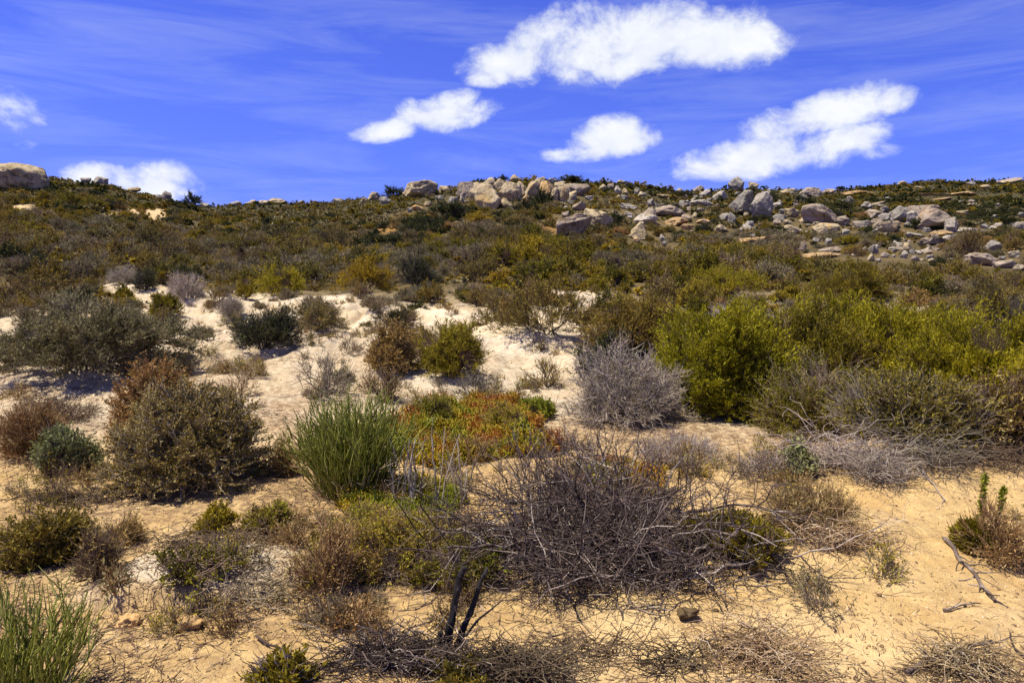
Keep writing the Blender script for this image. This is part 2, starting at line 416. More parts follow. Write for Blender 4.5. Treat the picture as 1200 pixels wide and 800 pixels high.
# ------------------------------------------------------------------ boulders
import bmesh
_ico = {}
def ico(n):
    if n not in _ico:
        bm = bmesh.new(); bmesh.ops.create_icosphere(bm, subdivisions=n, radius=1)
        bm.verts.ensure_lookup_table()
        v = np.array([q.co[:] for q in bm.verts]); f = np.array([[q.index for q in fc.verts] for fc in bm.faces]); bm.free()
        _ico[n] = (v, f)
    return _ico[n]
def boulder_mesh(name, rng, sub, mat, cuts=7, rough=.09, boxy=.0):
    v, f = ico(sub); v = v.copy(); s = int(rng.integers(1, 9999))
    if boxy: v = v / (np.sum(np.abs(v)**(2 + boxy * 4), 1) ** (1 / (2 + boxy * 4)))[:, None]
    v = v * (1 + .18 * vnoise(v * 1.3 + s % 50, s))[:, None]
    for _ in range(cuts):
        n = norm(rng.normal(size=3)); d = rng.uniform(.55, .85)
        e = v @ n - d; e = np.where(e > 0, e * .95, 0); v = v - e[:, None] * n
    for sc, am in ((2.5, 1.), (5.5, .5), (12, .28)):
        v = v + v * (rough * am * vnoise(v * sc + s % 31, s + 7))[:, None]
    crk = vnoise(v * 1.7 + s % 23, s + 9); v = v * (1 - .13 * np.exp(-(crk / .045)**2))[:, None]
    lo, hi = v.min(0), v.max(0); v = (v - (lo + hi) / 2) / ((hi - lo) / 2)
    g = Geo(); g.add(v, f, .5); return g.mesh(name, mat, True)
BV = {k: [boulder_mesh('boulder', R, 4, RM[k], int(R.integers(8, 15)), .10, .5 if i % 3 == 0 else 0) for i in range(5)] for k in RM}

# photo column, row of the middle, width, height (photo pixels), stone, label or None
BL = [
 (14,208,74,30,'tan','broad smooth tan granite dome with a dark crack on the left skyline'),
 (27,213,14,14,'grey','jagged grey rock in front of the smooth dome on the left skyline'),
 (100,212,10,7,'grey','small dark rounded rock beside a larger grey one on the left skyline'),
 (117,212,18,10,'grey','wide grey rounded boulder on the left skyline against the low cloud'),
 (194,226,11,11,'white','pale blocky boulder near the low end of the left skyline'),
 (185,228,10,5,'grey',None),(200,233,8,4,'tan',None),(155,222,16,5,'tan',None),(240,240,12,5,'white',None),
 (275,235,14,7,'white','pale flat boulder at the dip of the skyline left of centre'),
 (295,232,14,7,'tan',None),(309,233,16,7,'tan',None),(324,230,20,7,'tan',None),(306,227,8,6,'grey',None),(397,231,14,6,'grey',None),(370,230,7,4,'orange',None),(352,232,8,4,'white',None),
 (438,231,16,11,'tan',None),(451,235,14,9,'white',None),(425,235,9,7,'tan',None),
 (493,224,40,18,'tan','long low tan slab at the left end of the ridge outcrop'),
 (521,217,14,10,'tan',None),(546,224,19,19,'pink','tall brownish boulder just left of the bright cream boulder'),
 (531,236,11,11,'grey',None),(541,234,8,13,'white','upright narrow pale grey stone in front of the ridge outcrop'),(556,230,9,15,'tan',None),
 (571,234,25,27,'tan','bright cream boulder, largest face of the ridge outcrop'),
 (585,217,14,11,'tan',None),(598,227,21,20,'tan','rounded tan boulder touching the bright cream boulder on its right'),
 (590,240,17,11,'tan',None),(611,224,13,15,'tan',None),(624,225,13,18,'tan',None),(603,210,12,8,'tan','tan stone crowning the top of the ridge outcrop'),(575,214,12,8,'tan',None),
 (489,244,13,6,'orange','small orange slab below the long low slab of the ridge'),(480,246,6,6,'white',None),(501,239,9,7,'tan',None),(515,232,10,6,'grey',None),
 (618,235,11,8,'orange',None),(640,223,15,15,'orange',None),(680,224,19,13,'pink',None),(663,221,20,9,'tan',None),(660,230,11,15,'tan',None),(650,229,9,12,'tan',None),(671,230,9,9,'tan',None),
 (632,213,12,7,'tan',None),(647,213,9,5,'white',None),(656,217,10,6,'tan',None),(690,232,10,5,'white',None),
 (707,219,9,7,'tan',None),(724,223,9,11,'white',None),(734,225,11,9,'tan',None),(746,225,7,7,'white',None),(728,213,10,5,'tan',None),(716,219,10,8,'pink',None),
 (679,243,13,8,'pink',None),(693,250,18,12,'tan',None),(702,257,30,16,'tan','broad tan boulder behind the smooth grey-brown dome under the ridge'),
 (673,268,38,20,'pink','smooth grey-brown domed boulder lying in the scrub under the ridge outcrop'),
 (663,252,12,8,'pink',None),(680,255,17,11,'pink',None),(737,242,18,8,'white',None),(737,251,8,6,'white',None),(754,228,6,5,'white',None),
 (763,239,12,11,'grey',None),(761,249,17,10,'pink',None),(757,257,24,13,'white',None),
 (785,248,32,13,'pink','long pinkish boulder lying above an orange stained slab'),(803,255,12,9,'pink',None),
 (793,260,27,9,'orange','bright orange stained slab beneath the long pinkish boulder'),(805,266,15,7,'orange',None),(824,260,15,6,'orange',None),
 (748,272,21,20,'tan','cracked tan and white rock standing alone in the scrub right of centre'),(746,281,9,8,'orange',None),(776,279,9,9,'white',None),(779,286,7,7,'grey',None),
 (778,230,16,5,'tan',None),(827,227,13,11,'white',None),(796,224,9,6,'tan',None),(819,221,15,9,'pink',None),(800,239,9,8,'grey',None),(824,238,26,8,'white',None),(810,228,9,6,'tan',None),
 (863,217,17,17,'grey','round grey boulder perched highest on the skyline of the boulder field'),
 (883,217,13,10,'tan',None),
 (869,239,25,27,'grey','grey upright boulder, left one of the tall pair'),
 (892,242,24,30,'grey','grey upright boulder, right one of the tall pair'),
 (844,230,18,13,'white',None),(848,254,11,11,'white','pale round boulder left of the tall pair of grey boulders'),(858,257,9,15,'grey',None),(876,266,11,8,'white',None),(846,268,15,9,'tan',None),
 (882,281,38,8,'orange','long flat tan slab below the tall pair of grey boulders'),
 (910,240,13,6,'white',None),(900,232,9,7,'grey',None),(914,255,15,9,'grey',None),(928,250,17,12,'tan',None),(917,248,8,7,'grey',None),(923,261,11,8,'tan',None),(910,261,10,7,'pink',None),(929,269,21,10,'tan',None),(941,258,9,8,'tan',None),
 (961,253,42,21,'pink','big sloping brown-grey boulder in the middle of the boulder field'),
 (989,259,14,12,'pink',None),(968,268,26,13,'tan',None),(949,226,23,11,'pink',None),(925,224,17,8,'tan',None),(941,231,15,8,'grey',None),(996,234,10,8,'white',None),(972,224,17,6,'pink',None),
 (1000,226,30,4,'orange',None),(1011,263,18,9,'white',None),(1017,241,10,9,'grey',None),(991,272,9,8,'grey',None),(957,263,8,6,'tan',None),
 (971,283,9,9,'white',None),(939,289,13,11,'pink',None),(957,281,9,5,'grey',None),(972,292,25,7,'pink',None),(963,298,46,8,'orange','long flat cream slab at the foot of the boulder field'),
 (1101,258,42,26,'pink','largest pinkish boulder with a rounded right end in the boulder field'),(1115,265,13,17,'white',None),(1082,247,36,12,'pink',None),
 (1052,252,20,18,'grey','dark cleft boulder beside the largest pinkish boulder'),(1070,256,12,16,'grey',None),(1038,246,13,9,'grey',None),(1026,251,21,11,'pink',None),(1038,254,15,9,'grey',None),(1017,242,13,7,'grey',None),(1028,238,17,5,'tan',None),
 (1027,260,17,7,'pink',None),(1038,266,25,12,'tan',None),(1051,268,11,7,'grey',None),(1024,271,9,6,'white',None),(1075,276,22,5,'white',None),(1105,274,22,8,'orange','orange stained boulder lying under the largest pinkish boulder'),(1094,284,25,8,'pink',None),
 (1024,292,14,12,'grey',None),(1054,286,10,5,'white',None),(1047,292,11,7,'white',None),(1063,292,15,11,'tan',None),(1060,299,9,9,'grey',None),(1072,303,9,7,'pink',None),(1085,294,11,6,'pink',None),(1090,301,9,5,'white',None),(1021,302,10,9,'tan',None),(1037,299,10,7,'white',None),(1030,305,6,5,'white',None),(1092,305,8,5,'tan',None),(1078,296,6,5,'white',None),(1047,300,5,4,'grey',None),
 (1162,289,21,13,'grey','blue-grey boulder near the right edge above a pinkish slab'),(1154,305,34,14,'pink','long pinkish slab with rust marks near the right edge'),(1178,310,24,10,'pink',None),(1189,298,13,9,'white',None),(1197,314,16,8,'pink',None),
 (1128,249,12,6,'tan',None),(1135,269,27,8,'white',None),(1154,265,12,6,'grey',None),(1196,264,14,9,'grey',None),(1185,262,7,5,'white',None),(1198,252,9,7,'grey',None),
 (1190,213,24,8,'pink','pinkish dome near the right end of the far skyline'),(1175,214,12,5,'tan',None),(1154,219,14,5,'tan',None),(1138,215,13,5,'grey',None),(1059,214,10,4,'tan',None),
 (1098,228,32,4,'orange',None),(1130,227,28,4,'orange',None),(1103,233,24,3,'orange',None),(1012,225,26,3,'orange',None),(1077,219,10,3,'tan',None),(1170,240,7,4,'grey',None),
]
ZL = [(260,'boulder of the small rocky rise along the left skyline','small boulders along the left skyline'),
      (440,'low boulder on the skyline left of the ridge outcrop','low skyline boulders left of the outcrop'),
      (700,'tan boulder packed into the ridge outcrop around the bright cream boulder','boulders packed in the ridge outcrop'),
      (840,'boulder in the gap between the ridge outcrop and the tall grey pair','boulders between the outcrop and the tall pair'),
      (1000,'small boulder around the tall grey pair in the boulder field','boulders around the tall pair'),
      (1122,'small boulder around the largest pinkish boulder on the right slope','boulders around the largest pinkish boulder'),
      (1300,'boulder scattered near the right edge of the slope','boulders near the right edge')]
for (bx, by, bw, bh, kd, lab) in BL:
    x, y, z = ground_at(bx, by + bh * .42)
    s = y / F; hero = bw >= 19 or bh >= 14
    if 555 < bx < 690 and by < 245: bw, bh = bw * 1.28, bh * 1.25
    elif hero: bw, bh = bw * 1.1, bh * 1.08
    lw_, lh = bw * s / 2, bh * s / 2
    me = boulder_mesh('boulder', R, 5, RM[kd], 2 if bx < 20 else int(R.integers(6, 14)), .04 if bx < 20 else .075, .6 if R.random() < .4 and bx > 20 else 0) if hero else BV[kd][int(R.integers(0, 5))]
    o = obj('boulder', me, None, (x, y + lw_ * .2, z + lh * (.72 if bh > bw * .3 else .3)))
    o.scale = (lw_ * 1.05, lw_ * R.uniform(.75, 1.05), lh * 1.15)
    o.rotation_euler = (R.uniform(-.12, .12), R.uniform(-.15, .15), 0 if hero else R.uniform(0, 6.28) if bw < bh * 1.6 else R.uniform(-.3, .3))
    if lab: tag(o, lab, 'boulder')
    else:
        zl = next(q for q in ZL if bx < q[0])
        cn = {'tan': 'tan', 'grey': 'grey', 'pink': 'pinkish-brown', 'orange': 'orange stained', 'white': 'pale'}[kd]
        tag(o, cn + ' ' + zl[1].replace('tan boulder', 'boulder'), 'boulder', cn + ' ' + zl[2])
ROCKS = np.array([(b[0], b[1], b[2], b[3], ground_at(b[0], b[1] + b[3] * .42)[1]) for b in BL], float)
nr = 0
for k in range(560):                                                   # smaller stones lying between them
    zx, zy, wx, wy = [(960, 268, 150, 32), (1060, 285, 60, 20), (790, 245, 70, 25), (590, 235, 110, 12), (880, 235, 80, 15), (1150, 270, 60, 40)][k % 6]
    bx, by = R.normal(zx, wx * .55), R.normal(zy, wy * .5)
    if by < 222 or by > 318 or bx > 1215: continue
    x, y, z = ground_at(bx, by); bw = R.uniform(3.0, 8.5) * (1.25 if R.random() < .3 else 1); s = y / F
    kd = R.choice(['tan', 'grey', 'white', 'pink', 'grey'])
    o = obj('small_rock', BV[kd][int(R.integers(0, 5))], None, (x, y, z + bw * s * .2)); o.scale = (bw * s * .5, bw * s * .45, bw * s * R.uniform(.28, .45))
    o.rotation_euler = (0, 0, R.uniform(0, 6.28)); tag(o, 'small rock half buried in scrub between the boulders', 'rock', 'small rocks between the boulders')
    nr += 1
    if nr >= 295: break

# ------------------------------------------------------------------ hero shrubs
FOOT = []      # x, y, radius already taken
def S(**k): return k
ST = {
 'grey':    S(stems=26, secs=220, twigs=5000, tl=.20, tr=.0032, r0=.014, leaves=60000, ll=.036, lw=.014, up=.25, lump=.22, wood='wood_grey', leaf='grey', gap=-.7),
 'lav':     S(stems=26, secs=260, twigs=5200, tl=.17, tr=.0034, r0=.012, leaves=9000, ll=.025, lw=.010, up=.45, lump=.36, rnd=.75, wood='wood_lav', leaf='grey'),
 'brown':   S(stems=28, secs=320, twigs=5600, tl=.10, tr=.0026, r0=.013, leaves=95000, ll=.018, lw=.009, up=.2, lump=.07, wood='wood_lav', leaf='brown', gap=-.85, tv=.25),
 'rust':    S(stems=18, secs=160, twigs=2600, tl=.13, tr=.0026, r0=.010, leaves=46000, ll=.022, lw=.009, up=.5, lump=.07, wood='wood_brown', leaf='rust', gap=-.9),
 'feather': S(stems=30, secs=300, twigs=4200, tl=.26, tr=.003, r0=.014, leaves=80000, ll=.052, lw=.013, up=.8, lump=.34, wood='wood_brown', leaf='feather', along=1.1, lup=.5, out=.4, gap=-.6),
 'green':   S(stems=30, secs=280, twigs=3800, tl=.25, tr=.0032, r0=.015, leaves=62000, ll=.046, lw=.014, up=.6, lump=.36, wood='wood_brown', leaf='green', along=1.0, lup=.4, out=.45, gap=-.5),
 'olive':   S(stems=26, secs=240, twigs=3600, tl=.22, tr=.0032, r0=.012, leaves=36000, ll=.034, lw=.012, up=.45, lump=.32, wood='wood_grey', leaf='olive', gap=-.5),
 'mustard': S(stems=22, secs=200, twigs=2800, tl=.20, tr=.003, r0=.011, leaves=40000, ll=.040, lw=.013, up=.45, lump=.3, wood='wood_brown', leaf='mustard', gap=-.5),
 'dark':    S(stems=22, secs=180, twigs=2200, tl=.22, tr=.004, r0=.012, leaves=13000, ll=.038, lw=.014, up=.5, lump=.4, wood='wood_black', leaf='dark', gap=-.4),
 'sparse':  S(stems=16, secs=90, twigs=700, tl=.26, tr=.004, r0=.010, leaves=4200, ll=.05, lw=.018, up=.6, lump=.42, wood='wood_brown', leaf='green', gap=-.2),
 'lime':    S(stems=30, secs=220, twigs=2800, tl=.13, tr=.0024, r0=.007, leaves=40000, ll=.030, lw=.010, up=.6, lump=.38, wood='wood_brown', leaf='lime', gap=-.35),
 'pinkish': S(stems=26, secs=200, twigs=2600, tl=.13, tr=.0022, r0=.006, leaves=30000, ll=.022, lw=.009, up=.55, lump=.35, wood='wood_warm', leaf='olive', gap=-.5),
 'fuzzy':   S(stems=40, secs=300, twigs=4200, tl=.12, tr=.0018, r0=.005, leaves=80000, ll=.017, lw=.0065, up=.6, lump=.42, wood='wood_warm', leaf='fuzzy', gap=-.45, tv=.25, foot=.3),
 'sage':    S(stems=20, secs=150, twigs=1500, tl=.13, tr=.0028, r0=.008, leaves=9000, ll=.034, lw=.014, up=.4, lump=.35, wood='wood_grey', leaf='sage', gap=-.4),
 'red':     S(stems=24, secs=170, twigs=2200, tl=.16, tr=.003, r0=.007, leaves=7000, ll=.026, lw=.009, up=.5, lump=.35, wood='wood_rust', leaf='red', gap=-.4),
 'dry':     S(stems=30, secs=200, twigs=2200, tl=.16, tr=.0022, r0=.006, leaves=2600, ll=.022, lw=.008, up=.5, lump=.35, wood='wood_brown', leaf='rust', gap=-.3),
 'drygold': S(stems=34, secs=200, twigs=2000, tl=.15, tr=.0022, r0=.005, leaves=4500, ll=.024, lw=.007, up=.5, lump=.4, wood='wood_rust', leaf='rust', gap=-.3),
 'bare':    S(stems=16, secs=80, twigs=420, tl=.20, tr=.0035, r0=.009, leaves=300, ll=.03, lw=.012, up=.6, lump=.3, wood='wood_grey', leaf='grey'),
 'barebrown': S(stems=16, secs=80, twigs=420, tl=.20, tr=.0035, r0=.009, leaves=900, ll=.03, lw=.012, up=.6, lump=.3, wood='wood_brown', leaf='olive'),
}
def hero(name, style, cx, base, wpx, hpx, label, den=1., cat='shrub', **ov):
    x, y, z = ground_at(cx, base - hpx * .04); s = y / F
    st = dict(ST[style]); st.update(ov)
    for k in ('stems', 'secs', 'twigs', 'leaves'): st[k] = max(6, int(st[k] * (den if k in ('twigs', 'leaves') else min(1, .5 + den / 2))))
    w, h = wpx * s, hpx * s
    t = thing(name, label, cat, (x, y + w * .22, float(hgt(x, y + w * .22)) - .01))
    gw, gf = shrub(R, w, h, st)
    obj('branches', gw.mesh('branches', M[st['wood']]), t)
    if st['leaves'] > 6: obj('foliage', gf.mesh('foliage', M[st['leaf']]), t)
    FOOT.append((x, y + w * .22, w * .5))
    return t

# right-hand thicket
hero('yellow_green_shrub', 'feather', 862, 500, 215, 132, 'bright yellow-green feathery shrub at the left end of the right thicket', 1.25)
hero('yellow_green_shrub', 'feather', 1050, 470, 350, 116, 'largest yellow-green shrub rising above the right thicket', 1.7, leaf='feather')
hero('yellow_green_shrub', 'feather', 1168, 492, 210, 124, 'yellow-green shrub at the right edge of the thicket', 1.2)
hero('olive_shrub', 'olive', 965, 518, 185, 98, 'grey-olive shrub with pale bare twigs in front of the right thicket', 1.1, wood='wood_straw', leaf='green')
hero('olive_shrub', 'olive', 1085, 522, 190, 86, 'drab olive twiggy shrub fronting the largest yellow-green shrub', 1.2)
hero('dark_shrub', 'dark', 1185, 535, 120, 90, 'dark brown-green shrub at the right edge behind the sand bank', 1., leaf='brown', wood='wood_brown')
hero('green_shrub', 'feather', 960, 466, 180, 92, 'olive-green shrub between the two yellow-green shrubs on the right', 1., leaf='green')
hero('green_shrub', 'green', 745, 428, 130, 62, 'brown-green shrub behind the lavender-grey twiggy shrub', .8, leaf='olive')
hero('lavender_shrub', 'lav', 735, 503, 165, 98, 'lavender-grey leafless twiggy shrub right of the pale sand bank', 1.1)
hero('grey_twig_shrub', 'lav', 878, 390, 115, 34, 'pale grey twig shrub showing behind the bright yellow-green shrub', .7)
hero('mustard_shrub', 'mustard', 862, 352, 105, 34, 'mustard yellow shrub on the slope beyond the right thicket', .8, leaf='feather')
hero('olive_shrub', 'green', 1010, 360, 120, 40, 'olive shrub above the right thicket, just behind its tallest crown', .7)
hero('olive_shrub', 'olive', 1180, 390, 110, 60, 'brown-olive shrub behind the thicket at the right edge', .8)
# left
hero('grey_shrub', 'grey', 78, 460, 262, 108, 'large dark grey-olive twiggy shrub at the left edge', 1.9)
hero('rust_shrub', 'rust', 168, 530, 128, 120, 'rust-orange cushion shrub just behind the brown domed shrub', 1.)
hero('brown_shrub', 'brown', 203, 586, 244, 146, 'big brown domed shrub with grey twigs on the left foreground', 1.5)
hero('sage_shrub', 'sage', 70, 560, 84, 58, 'blue-green leafy shrub left of the brown domed shrub', 1.)
hero('red_shrub', 'red', 22, 545, 95, 78, 'reddish-pink dry shrub at the left edge beside the blue-green one', 1.)
hero('olive_shrub', 'fuzzy', 36, 668, 125, 76, 'low green-brown shrub at the left edge above the reed clump', .4, leaf='olive', wood='wood_warm', lump=.55, ll=.022, lw=.009)
hero('dry_shrub', 'dry', 108, 690, 74, 66, 'dark brown dry shrub beside the low green-brown one at left', .4)
hero('dry_shrub', 'drygold', 130, 648, 80, 46, 'golden-brown dry tuft between the brown dome and the dark dry shrub', .35, foot=.4)
hero('creeping_shrub', 'lime', 215, 692, 95, 36, 'sprawling dark green plant on the bare sand at left', .3, leaf='green', lump=.7, ll=.022, lw=.009, up=.1, leaves=7000, twigs=900, foot=.3)
hero('yellow_tuft', 'fuzzy', 250, 628, 56, 32, 'small yellow-green tuft below the brown domed shrub', .16, leaf='mustard')
hero('yellow_tuft', 'fuzzy', 312, 625, 64, 34, 'yellow-green tuft left of the reed clump base', .2)
# centre
hero('mustard_shrub', 'mustard', 458, 440, 62, 66, 'orange-brown small shrub standing on the sand bank, left of its twin', .5, leaf='rust', lump=.4)
hero('mustard_shrub', 'mustard', 525, 446, 105, 62, 'orange-mustard low shrub in the middle of the sand bank', .8)
hero('bare_shrub', 'barebrown', 447, 478, 60, 62, 'thin upright brown stems behind the reed clump', .7)
hero('bare_shrub', 'bare', 555, 470, 82, 42, 'bare grey twig bush at the foot of the sand bank', .8)
hero('bare_shrub', 'bare', 372, 475, 105, 68, 'bare grey stems left behind the reed clump on pale sand', .8)
hero('bare_shrub', 'barebrown', 640, 458, 70, 40, 'thin green-brown twig bush on the sand left of the lavender-grey shrub', .5, leaf='mustard')
hero('dark_shrub', 'dark', 303, 420, 95, 50, 'dark green spiky shrub on the pale sand left of centre', .8)
hero('sparse_shrub', 'sparse', 640, 415, 150, 88, 'tall thin dark green shrub at the upper right of the sand bank', 1.6, leaf='olive')
hero('dark_shrub', 'sparse', 462, 385, 62, 40, 'thin dark shrub on top of the pale sand bank', 1., leaf='dark')
hero('olive_shrub', 'olive', 370, 388, 72, 46, 'brown-olive shrub on the upper edge of the sand bank', .5)
hero('grey_small_shrub', 'lav', 267, 378, 40, 32, 'small grey cushion shrub on the sand beside a yellow tuft', .3)
hero('yellow_tuft', 'lime', 285, 352, 28, 28, 'tiny yellow-green shrub by the small grey cushion', .3, leaf='mustard')
hero('grey_small_shrub', 'lav', 215, 352, 62, 40, 'grey domed twig shrub above the sand path at left', .5)
hero('green_shrub', 'green', 190, 375, 40, 30, 'small olive shrub in the middle of the sand path', .3)
hero('dark_shrub', 'dark', 167, 345, 36, 36, 'dark shrub at the head of the sand path', .4)
hero('olive_shrub', 'green', 143, 357, 26, 20, 'tiny olive shrub on the sand at far left', .25)
hero('mustard_shrub', 'mustard', 322, 348, 78, 38, 'yellow-green shrub standing over the sand bank at its upper edge', .6, leaf='feather')
hero('mustard_shrub', 'mustard', 425, 345, 80, 46, 'mustard shrub above the top of the pale sand bank', .6)
hero('dark_shrub', 'dark', 486, 342, 62, 50, 'tall dark green shrub above the sand bank near the centre', .7)
hero('dark_shrub', 'dark', 36, 332, 40, 40, 'dark dry shrub standing above the large grey-olive shrub', .5)
hero('grey_small_shrub', 'lav', 140, 335, 46, 26, 'flat grey twig shrub on the sand above the large grey-olive shrub', .4)
hero('lime_shrub', 'lime', 628, 492, 58, 24, 'small bright green low shrub beside the orange succulent mat', .5, leaf='lime')
hero('lime_shrub', 'fuzzy', 590, 512, 70, 34, 'yellow-green tuft standing in the right part of the succulent mat', .5)
hero('lime_shrub', 'fuzzy', 505, 498, 60, 34, 'yellow-green tuft at the left edge of the succulent mat', .5)
hero('dry_shrub', 'drygold', 545, 545, 90, 34, 'orange-brown dry growth at the front of the succulent mat', .35)
hero('dry_shrub', 'dry', 55, 498, 120, 30, 'low pinkish dry growth on the sand between the left shrubs', .5, leaf='red')
hero('dry_shrub', 'drygold', 330, 560, 50, 54, 'golden dry stems between the brown domed shrub and the reed clump', .3, leaf='straw')
# low shrubs in front of the reeds
hero('low_shrub', 'fuzzy', 462, 674, 180, 72, 'yellow-green low shrub spreading in front of the reed clump', 1.2)
hero('low_shrub', 'fuzzy', 415, 655, 110, 52, 'greyish-pink fuzzy low shrub at left of the yellow-green one', 1.)
hero('low_shrub', 'fuzzy', 530, 692, 110, 50, 'drab fuzzy low shrub against the dead branch tangle', .8)
hero('dry_shrub', 'dry', 375, 708, 92, 92, 'reddish-brown see-through dry shrub in front of the low shrubs', .3, wood='wood_rust', lump=.5, up=.9)
hero('dry_shrub', 'drygold', 962, 628, 135, 70, 'golden dry bush on the sand right of the dead branch tangle', .55, leaf='straw', wood='wood_rust', foot=.5)
hero('low_shrub', 'green', 866, 656, 140, 46, 'dark green leafy low shrub at the right end of the dead branches', .6, ll=.022, lw=.009, tl=.12)
hero('dry_shrub', 'drygold', 1178, 668, 95, 80, 'golden-brown dry bush at the right edge around two green stalks', .5, leaf='straw', foot=.4)
hero('dark_shrub', 'green', 1142, 648, 34, 34, 'dark leafy clump under the two green stalks', .4)
hero('sage_shrub', 'sage', 940, 562, 46, 50, 'silvery sage stalks on the sand in front of the right thicket', .35)
hero('dry_shrub', 'dry', 800, 545, 130, 40, 'greyish dry low growth behind the dead branch tangle', .7, wood='wood_lav')
hero('dry_shrub', 'dry', 905, 560, 90, 34, 'thin purple-grey dry growth below the grey-olive shrub', .5, wood='wood_lav')
hero('creeping_shrub', 'sparse', 325, 812, 95, 58, 'dark green sprigs at the bottom edge left of the charred stump', .5, ll=.026, lw=.011, leaf='green', wood='wood_dark')
hero('creeping_shrub', 'sparse', 540, 815, 110, 34, 'dark leafy sprigs at the foot of the charred stump', .4, ll=.03, leaf='olive', wood='wood_dark')
hero('bare_shrub', 'bare', 132, 716, 50, 44, 'small bare twig plant growing on the white sand lip', .25, wood='wood_rust', tr=.002, r0=.004)
hero('bare_shrub', 'bare', 275, 470, 60, 40, 'pale thin twigs on the sand behind the brown domed shrub', .5, wood='wood_straw')

# ------------------------------------------------------------------ reed clumps
def reed(cx, base, wpx, hpx, n, label, rad=.0045):
    x, y, z = ground_at(cx, base); s = y / F; w, h = wpx * s, hpx * s
    t = thing('reed_shrub', label, 'shrub', (x, y + w * .15, float(hgt(x, y + w * .15)) - .01))
    g = Geo(); a = R.uniform(0, 2 * PI, n); rr = np.sqrt(R.uniform(0, 1, n))
    A = np.stack([np.cos(a) * rr * w * .22, np.sin(a) * rr * w * .22, np.full(n, -.02)], 1)
    lean = rr * R.uniform(.5, 1.15, n); L = h * R.uniform(.55, 1.05, n)
    B = A + np.stack([np.cos(a) * lean * w * .34, np.sin(a) * lean * w * .34, L * np.sqrt(np.clip(1 - (lean * .62)**2, .2, 1))], 1)
    P = bow(R, A, B, 6, .07, .03); P[:, 0] = A
    tubes(g, P, taper(rad, rad * .45, n, 6), 4, np.clip(R.normal(.55, .25, n), 0, 1))
    m = n * 3; i = R.integers(0, n, m); C, T = at(P, i, R.uniform(.3, .9, m))
    D = norm(T + R.normal(size=(m, 3)) * .28 + np.array([0, 0, .25])); L2 = h * R.uniform(.12, .38, (m, 1))
    P2 = bow(R, C, C + D * L2, 4, .05)
    tubes(g, P2, taper(rad * .75, rad * .35, m, 4), 3, np.clip(R.normal(.6, .25, m), 0, 1))
    obj('green_stems', g.mesh('green_stems', M['reed']), t)
    g2 = Geo(); k = n // 2; i = R.integers(0, n, k)
    A3 = A[i] + R.normal(size=(k, 3)) * .03 * [1, 1, 0]; B3 = A3 + (B[i] - A[i]) * R.uniform(.25, .85, (k, 1)) * [1.35, 1.35, .75]
    tubes(g2, bow(R, A3, B3, 5, .09), taper(rad, rad * .4, k, 5), 3, R.uniform(.3, 1, k))
    obj('dead_stems', g2.mesh('dead_stems', M['wood_straw']), t); FOOT.append((x, y + w * .15, w * .45))
reed(408, 585, 152, 118, 380, 'dense upright green reed-like shrub left of centre', .0056)
reed(0, 850, 190, 165, 150, 'bright green reed-like clump in the bottom left corner', .0046)

# ------------------------------------------------------------------ succulent ground cover
def mat_cover(name, cx, cy, a, b, n, label, L=.05, hue=0., hmat='mat', mh=.1):
    x0, y0, z0 = ground_at(cx, cy); x1, y1, _ = ground_at(cx + a, cy); _, yt, _ = ground_at(cx, cy - b); _, yb, _ = ground_at(cx, cy + b)
    A, B0 = x1 - x0, (yt - yb) / 2; ym = (yt + yb) / 2
    u = R.uniform(-1, 1, (n * 2, 2)); r = np.hypot(u[:, 0], u[:, 1]); nz = n2(u[:, 0] * A, u[:, 1] * B0, 2.0, 91)
    u = u[r < .85 + .3 * nz][:n]; k = len(u)
    X_ = x0 + u[:, 0] * A; Y_ = ym + u[:, 1] * B0
    lum = np.clip(.5 + .6 * n2(X_, Y_, 3.5, 93), .1, 1)
    C = np.stack([X_ - x0, Y_ - ym, hgt(X_, Y_) - z0 + lum * mh * R.uniform(0, 1, k)], 1)
    D = norm(R.normal(size=(k, 3)) * .6 + np.array([0, 0, .8])); 
    P = bow(R, C, C + D * L * R.uniform(.6, 1.5, (k, 1)), 3, .12)
    rad = np.stack([np.full(k, L * .07), np.full(k, L * .11), np.full(k, L * .03)], 1)
    tint = np.clip(.47 + hue + .5 * n2(X_, Y_, 3.2, 97) + .35 * n2(X_, Y_, 9, 98) + R.normal(size=k) * .1, 0, 1)
    g = Geo(); tubes(g, P, rad, 4, tint); o = obj(name, g.mesh(name, M[hmat]), None, (x0, ym, z0))
    tag(o, label, 'ground cover', kind='stuff'); FOOT.append((x0, ym, min(A, B0)))
mat_cover('succulent_mat', 555, 513, 105, 46, 15000, 'orange, red and yellow succulent mat right of the reed clump', .06, 0, 'mat', .22)
mat_cover('succulent_mat', 480, 590, 80, 30, 7000, 'yellow-green succulent growth between reed clump and dead stems', .05, .3)
mat_cover('succulent_mat', 560, 655, 40, 28, 3500, 'lime succulent growth at the left end of the dead branches', .05, .35)
mat_cover('succulent_mat', 730, 560, 60, 22, 2200, 'sparse orange succulent growth behind the dead branches', .05, -.05)

